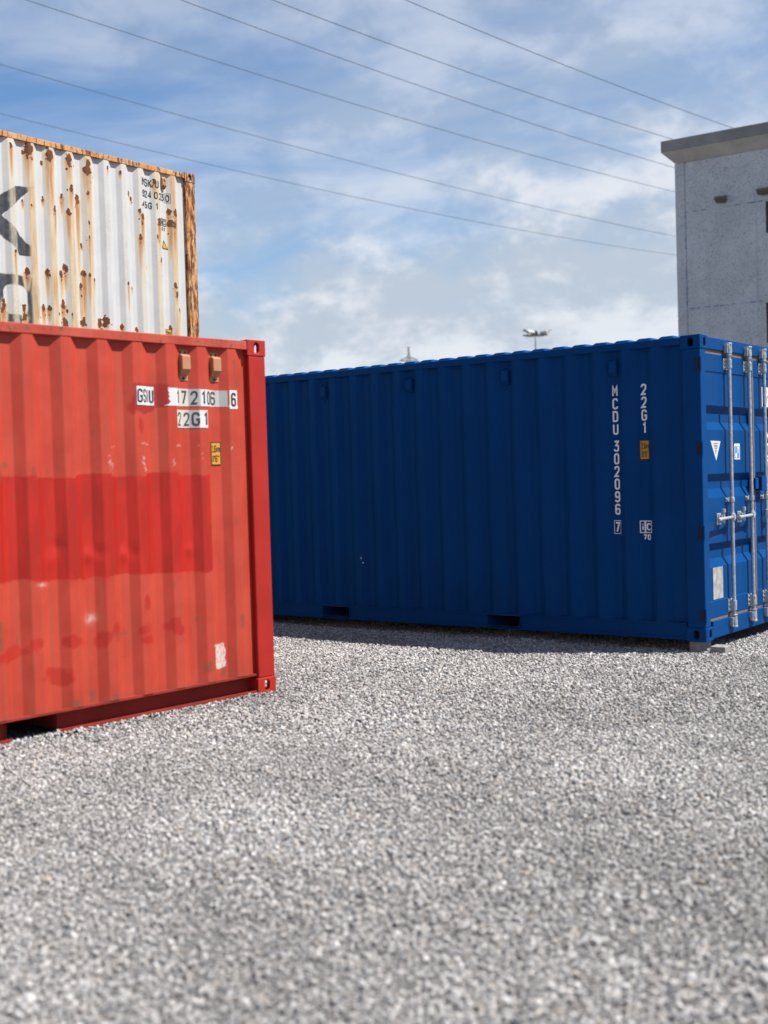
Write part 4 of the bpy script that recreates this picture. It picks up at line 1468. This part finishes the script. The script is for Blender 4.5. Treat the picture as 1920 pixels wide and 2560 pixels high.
tone = 0.84 + 0.34 * fbm(pts[:, 0] * 0.9 + 40, pts[:, 1] * 0.9 + 40, 360, 4)
tone = tone * (1.0 - 0.10 * sstep(fbm(lane * 1.7 + 60, (pts[:, 1] * .8 - pts[:, 0] * .6) * .25 + 60, 370, 3), .52, .68)) * (0.90 + 0.20 * fbm(pts[:, 0] * 7 + 90, pts[:, 1] * 7 + 90, 380, 3))
rot = np.stack([rr.normal(0, .45, npt), rr.normal(0, .45, npt), rr.uniform(0, 6.283, npt)], -1)
me = bpy.data.meshes.new('gravel')
me.vertices.add(npt)
me.vertices.foreach_set('co', pts.astype(np.float32).ravel())
me.attributes.new('scl', 'FLOAT', 'POINT').data.foreach_set('value', scl.astype(np.float32))
me.attributes.new('tone', 'FLOAT', 'POINT').data.foreach_set('value', tone.astype(np.float32))
me.attributes.new('rot', 'FLOAT_VECTOR', 'POINT').data.foreach_set('vector', rot.astype(np.float32).ravel())
me.attributes.new('pick', 'INT', 'POINT').data.foreach_set('value', rr.integers(0, 9, npt).astype(np.int32))
me.materials.append(M['stone'])
gv = link('gravel', me)
tag(gv, 'loose pale grey crushed gravel covering the yard', 'gravel', kind='stuff')
ng = bpy.data.node_groups.new('scatter_stones', 'GeometryNodeTree')
ng.interface.new_socket('Geometry', in_out='INPUT', socket_type='NodeSocketGeometry')
ng.interface.new_socket('Geometry', in_out='OUTPUT', socket_type='NodeSocketGeometry')
gi, go = ng.nodes.new('NodeGroupInput'), ng.nodes.new('NodeGroupOutput')
ci = ng.nodes.new('GeometryNodeCollectionInfo')
ci.inputs['Collection'].default_value = stones
ci.inputs['Separate Children'].default_value = True
ci.inputs['Reset Children'].default_value = True
ip = ng.nodes.new('GeometryNodeInstanceOnPoints')
ip.inputs['Pick Instance'].default_value = True


def named(nm, typ):
    nd = ng.nodes.new('GeometryNodeInputNamedAttribute')
    nd.data_type = typ
    nd.inputs['Name'].default_value = nm
    return nd.outputs['Attribute']


ng.links.new(gi.outputs[0], ip.inputs['Points'])
ng.links.new(ci.outputs[0], ip.inputs['Instance'])
ng.links.new(named('pick', 'INT'), ip.inputs['Instance Index'])
ng.links.new(named('rot', 'FLOAT_VECTOR'), ip.inputs['Rotation'])
ng.links.new(named('scl', 'FLOAT'), ip.inputs['Scale'])
ng.links.new(ip.outputs[0], go.inputs[0])
gm = gv.modifiers.new('stones', 'NODES')
gm.node_group = ng

# ------------------------------------------------------------------ concrete building
GZ = math.radians(-34.5)
bld = empty('concrete_building', (8.7153, 36.0, 0.0), GZ)
tag(bld, 'grey speckled concrete building with a dark coping, rising behind the blue container', 'building')
BL, BD, BT = 16.0, 9.0, 10.36
core = MB().box(0.06, BL, 0.10, BD, 0.0, BT).build('wall', 'concrete_plain', bld)
wins = [(2.60, 3.75, 8.02, 8.90), (2.56, 3.75, 4.97, 6.09), (5.60, 6.75, 8.02, 8.90), (5.60, 6.75, 4.97, 6.09), (8.60, 9.75, 8.02, 8.90), (8.60, 9.75, 4.97, 6.09)]
g_ = 0.018
rows_ = [(0.0, 2.9), (2.9, 6.145), (6.145, 8.92), (8.92, BT)]
MB().box(0.0, 0.27, 0.0, 0.099, 0.0, BT - .001).build('corner_pier', 'concrete', bld, bevel=0.012)
cols_ = [(0.27 + .025, 2.34), (2.34, 3.95), (3.95, 5.34), (5.34, 6.95), (6.95, 8.34), (8.34, 9.95), (9.95, 13.0), (13.0, BL)]
for z_ in (2.9, 6.145, 8.92):
    MB().box(.30, BL - .01, .016, .09, z_ - g_ * .49, z_ + g_ * .49).build('mortar_joint', 'concrete_plain', bld)
for x_ in [c__[1] for c__ in cols_[:-1]]:
    for z0_, z1_ in rows_[:3]:
        MB().box(x_ - g_ * .49, x_ + g_ * .49, .0165, .09, z0_ + g_ * .5, z1_ - g_ * .5).build('mortar_joint', 'concrete_plain', bld)
for z0_, z1_ in rows_:
    merged = z0_ == 8.92
    for x0_, x1_ in ([(cols_[0][0], 5.34), (5.34, 9.95), (9.95, BL)] if merged else cols_):
        mb = MB()
        hole = None
        for wn in wins:
            if wn[0] > x0_ and wn[1] < x1_ and wn[2] > z0_ - .01 and wn[3] < z1_ + .01:
                hole = wn
        a, b, c_, d_ = x0_ + g_ / 2, x1_ - g_ / 2, z0_ + g_ / 2, z1_ - g_ / 2
        if hole is None:
            mb.box(a, b, .010, .099, c_, d_)
        else:
            h0_, h1_, v0_, v1_ = hole
            v0_, v1_ = max(v0_, c_ + .02), min(v1_, d_ - .02)
            mb.box(a, h0_, .010, .099, c_, d_)
            mb.box(h1_, b, .010, .099, c_, d_)
            mb.box(h0_, h1_, .010, .099, c_, v0_)
            mb.box(h0_, h1_, .010, .099, v1_, d_)
        mb.build('wall_panel', 'concrete', bld, bevel=0.006 if hole is None else 0.0)
for h0_, h1_, v0_, v1_ in wins:
    fr_ = MB()
    fr_.box(h0_ + .001, h0_ + .05, .075, .098, v0_, v1_).box(h1_ - .05, h1_ - .001, .075, .098, v0_, v1_)
    fr_.box(h0_ + .05, h1_ - .05, .075, .098, v1_ - .05, v1_).box(h0_ + .05, h1_ - .05, .075, .098, v0_, v0_ + .05)
    fr_.box((h0_ + h1_) / 2 - .02, (h0_ + h1_) / 2 + .02, .078, .098, v0_ + .05, v1_ - .05)
    wo_ = fr_.build('window', 'frame', bld)
    MB().box(h0_ + .05, (h0_ + h1_) / 2 - .02, .088, .094, v0_ + .05, v1_ - .05).build('pane', 'glass', wo_)
    MB().box((h0_ + h1_) / 2 + .02, h1_ - .05, .088, .094, v0_ + .05, v1_ - .05).build('pane', 'glass', wo_)
    MB().box(h0_ - .06, h1_ + .06, -.015, .0095, v1_ + .005, v1_ + .05).build('lintel_strip', 'concrete_plain', wo_)
MB().box(.271, .294, .016, .09, .01, BT - .01).build('mortar_joint', 'concrete_plain', bld)
# strips of old blue paint left along the joints
sm = MB().box(.262, .298, .002, .012, 6.17, 8.93).build('joint_paint', 'seam', bld)
sm = MB().box(.300, BL - .2, .004, .012, 6.126, 6.162).build('joint_paint', 'seam', bld)
sm = MB().box(.300, BL - .2, .004, .012, 8.904, 8.936).build('joint_paint', 'seam', bld)
# coping: sloping soffit and dark fascia all round
cp = MB()
o_ = .29
lo_ = [(0.02, 0.02), (BL, 0.02), (BL, BD), (0.02, BD)]
hi_ = [(-o_, -o_), (BL + o_, -o_), (BL + o_, BD + o_), (-o_, BD + o_)]
vs = [(x, y, BT) for x, y in lo_] + [(x, y, BT + .315) for x, y in hi_]
fs = [(i, (i + 1) % 4, 4 + (i + 1) % 4, 4 + i) for i in range(4)] + [(3, 2, 1, 0), (4, 5, 6, 7)]
cp.add(vs, fs).build('coping_soffit', 'soffit', bld)
MB().box(-o_ - .004, BL + o_ + .004, -o_ - .004, BD + o_ + .004, BT + .317, BT + .640).build('coping', 'coping', bld, bevel=.02)
MB().box(-.1, BL + .1, -.1, BD + .1, BT + .642, BT + .66).build('roof', 'roofing', bld)

# wall lamps: bracket, hooded housing, lens
gc, gs = math.cos(GZ), math.sin(GZ)
for lx, lz, lab in ((1.41, 9.10, 'small brown wall lamp nearest the corner of the concrete building'), (2.60, 9.14, 'small brown wall lamp above the upper window of the concrete building'),
                    (5.20, 9.12, 'wall lamp further along the concrete building, outside the picture')):
    if lx > 5:
        continue
    lr = empty('wall_lamp', (8.7153 + lx * gc + .012 * gs, 36.0 + lx * gs - .012 * gc, lz), GZ)
    tag(lr, lab, 'lamp', 'lamps on the concrete wall')
    MB().box(-.09, .09, -.02, .02, -.07, .10).build('back_plate', 'lamp_body', lr, bevel=.006)
    MB().tube((0, -.02, .02), (0, -.12, .03), .022, 8).build('arm', 'lamp_body', lr)
    MB().prism([(-.10, .115), (-.30, .06), (-.30, .02), (-.10, -.075)], 'x', -.16, .16).build('housing', 'lamp_body', lr, bevel=.012)
    MB().add([(-.14, -.292, .010), (.14, -.292, .010), (.14, -.112, -.0745), (-.14, -.112, -.0745)], [(0, 1, 2, 3)]).build('lens', 'lamp_glass', lr)

# ------------------------------------------------------------------ floodlight mast
mast = empty('floodlight_mast', (10.12, 80.0, 0.0))
tag(mast, 'slim floodlight mast with a crossbar of lamps, seen beyond the blue container roof', 'light mast')
MB().tube((0, 0, 0), (0, 0, 10.40), .11, 12, .040).build('pole', 'alu', mast)
MB().box(-.80, .80, -.04, .04, 10.34, 10.42).build('crossbar', 'lattice', mast)
MB().tube((-.62, 0, 10.30), (.55, 0, 10.30), .02, 6).build('cable', 'lattice', mast)


def flood(x, y, z, yaw, tilt, s, mat='alu'):
    mb = MB()
    # wedge housing: flat glass underneath, humped pale back
    mb.prism([(-.28, -.05), (.28, -.05), (.28, .01), (.12, .10), (-.20, .10), (-.28, .04)], 'x', -.30, .30)
    Rm = Matrix.Rotation(yaw, 4, 'Z') @ Matrix.Rotation(tilt, 4, 'X') @ Matrix.Scale(s, 4)
    T = Matrix.Translation((x, y, z))
    mb.v = [tuple((T @ Rm) @ Vector(v)) for v in mb.v]
    f_ = mb.build('floodlight', mat, mast, bevel=.02)
    gl = MB().add([(-.26, -.25, -.064), (.26, -.25, -.064), (.26, .25, -.064), (-.26, .25, -.064)], [(0, 1, 2, 3)])
    gl.v = [tuple((T @ Rm) @ Vector(v)) for v in gl.v]
    gl.build('glass', 'lamp_glass', f_)
    fr2 = MB().box(-.31, .31, -.29, .29, -.062, -.045)
    fr2.v = [tuple((T @ Rm) @ Vector(v)) for v in fr2.v]
    fr2.build('rim', 'lamp_body', f_)
    MB().tube((x - .12, 0, 10.40), (x - .05, y, z - .02), .018, 6).build('yoke', 'lattice', f_)


flood(-.42, -.15, 10.62, .7, .45, 1.0)
flood(-.02, .25, 10.58, -.4, -.5, .75)
flood(.66, -.10, 10.60, -.9, .55, 1.0)

# ------------------------------------------------------------------ far pylon
pyl = empty('power_pylon', (10.18, 430.0, 0.0))
tag(pyl, 'distant lattice power pylon whose tip shows above the blue container roof', 'pylon')


def half(z):
    return float(np.interp(z, [0, 30, 41.2, 46.2], [3.4, 1.15, .55, .06]))


body = MB()
for sx in (-1, 1):
    for sy in (-1, 1):
        zz = [0, 8, 15, 21, 26, 30, 33.5, 36.5, 39, 41.2, 42.6, 44.2, 46.2]
        for a, b in zip(zz[:-1], zz[1:]):
            body.tube((sx * half(a), sy * half(a), a), (sx * half(b), sy * half(b), b), .16 if a < 41 else .11, 5)
zz = [0, 8, 15, 21, 26, 30, 33.5, 36.5, 39, 41.2, 42.6, 44.2, 45.6]
for a, b in zip(zz[:-1], zz[1:]):
    for sx, sy, tx, ty in ((-1, -1, 1, -1), (1, -1, 1, 1), (1, 1, -1, 1), (-1, 1, -1, -1)):
        r_ = .085
        body.tube((sx * half(a), sy * half(a), a), (tx * half(b), ty * half(b), b), r_, 4)
        body.tube((tx * half(a), ty * half(a), a), (sx * half(b), sy * half(b), b), r_, 4)
        body.tube((sx * half(b), sy * half(b), b), (tx * half(b), ty * half(b), b), r_, 4)
body.build('lattice_tower', 'lattice', pyl)
for s_ in (-1, 1):
    arm = MB()
    tip = (s_ * 3.05, 0, 41.55)
    for sy in (-1, 1):
        arm.tube((s_ * .5, sy * .5, 41.2), tip, .12, 5)
        arm.tube((s_ * .42, sy * .42, 42.7), tip, .12, 5)
        for t in (.25, .5, .72):
            q1_ = Vector((s_ * .5, sy * .5, 41.2)).lerp(Vector(tip), t)
            q2_ = Vector((s_ * .42, sy * .42, 42.7)).lerp(Vector(tip), t - .12)
            arm.tube(q1_, q2_, .07, 4)
    arm.build('crossarm', 'lattice', pyl)
    ins = MB().tube((s_ * 3.0, 0, 41.5), (s_ * 3.0, 0, 40.3), .07, 6)
    for t in range(6):
        ins.tube((s_ * 3.0, 0, 41.3 - t * .16), (s_ * 3.0, 0, 41.25 - t * .16), .14, 8)
    ins.build('insulator', 'lattice', pyl)
MB().tube((-.9, 0, 46.05), (.9, 0, 46.05), .05, 5).build('earth_wire_bar', 'lattice', pyl)

# ------------------------------------------------------------------ overhead conductors: six wires of one line, flat formation
D45 = Vector((math.sin(math.radians(45)), math.cos(math.radians(45)), 0))
N45 = Vector((-D45.y, D45.x, 0))
WIRES = [(52, (0.0364, -0.0861, 0.3628), 'lowest'), (46, (0.0299, -0.0859, 0.4078), 'second lowest'), (40, (0.0296, -0.0828, 0.4703), 'third from the bottom'),
         (36, (0.0300, -0.0988, 0.5315), 'third from the top'), (33, (0.0344, -0.1017, 0.5662), 'second from the top'), (30, (0.0283, -0.1008, 0.6303), 'topmost')]
for pd, (a, b, c_), nm in WIRES:
    cu = []
    for s in np.linspace(-0.6, 3.4, 60):
        p_ = N45 * pd + D45 * (s * pd)
        cu.append(Vector((p_.x, p_.y, 1.5715 + pd * (a * s * s + b * s + c_))))
    mb = MB()
    nseg = 6
    WR = .0135
    for q_ in cu:
        for i in range(nseg):
            t = 2 * math.pi * i / nseg
            mb.v.append(tuple(q_ + N45 * (WR * math.cos(t)) + Vector((0, 0, WR * math.sin(t)))))
    for k_ in range(len(cu) - 1):
        for i in range(nseg):
            j = (i + 1) % nseg
            mb.f.append((k_ * nseg + i, k_ * nseg + j, (k_ + 1) * nseg + j, (k_ + 1) * nseg + i))
    wi = mb.build('power_line', 'wire')
    tag(wi, nm + ' of the six overhead wires sagging across the sky', 'power line', 'overhead power lines')
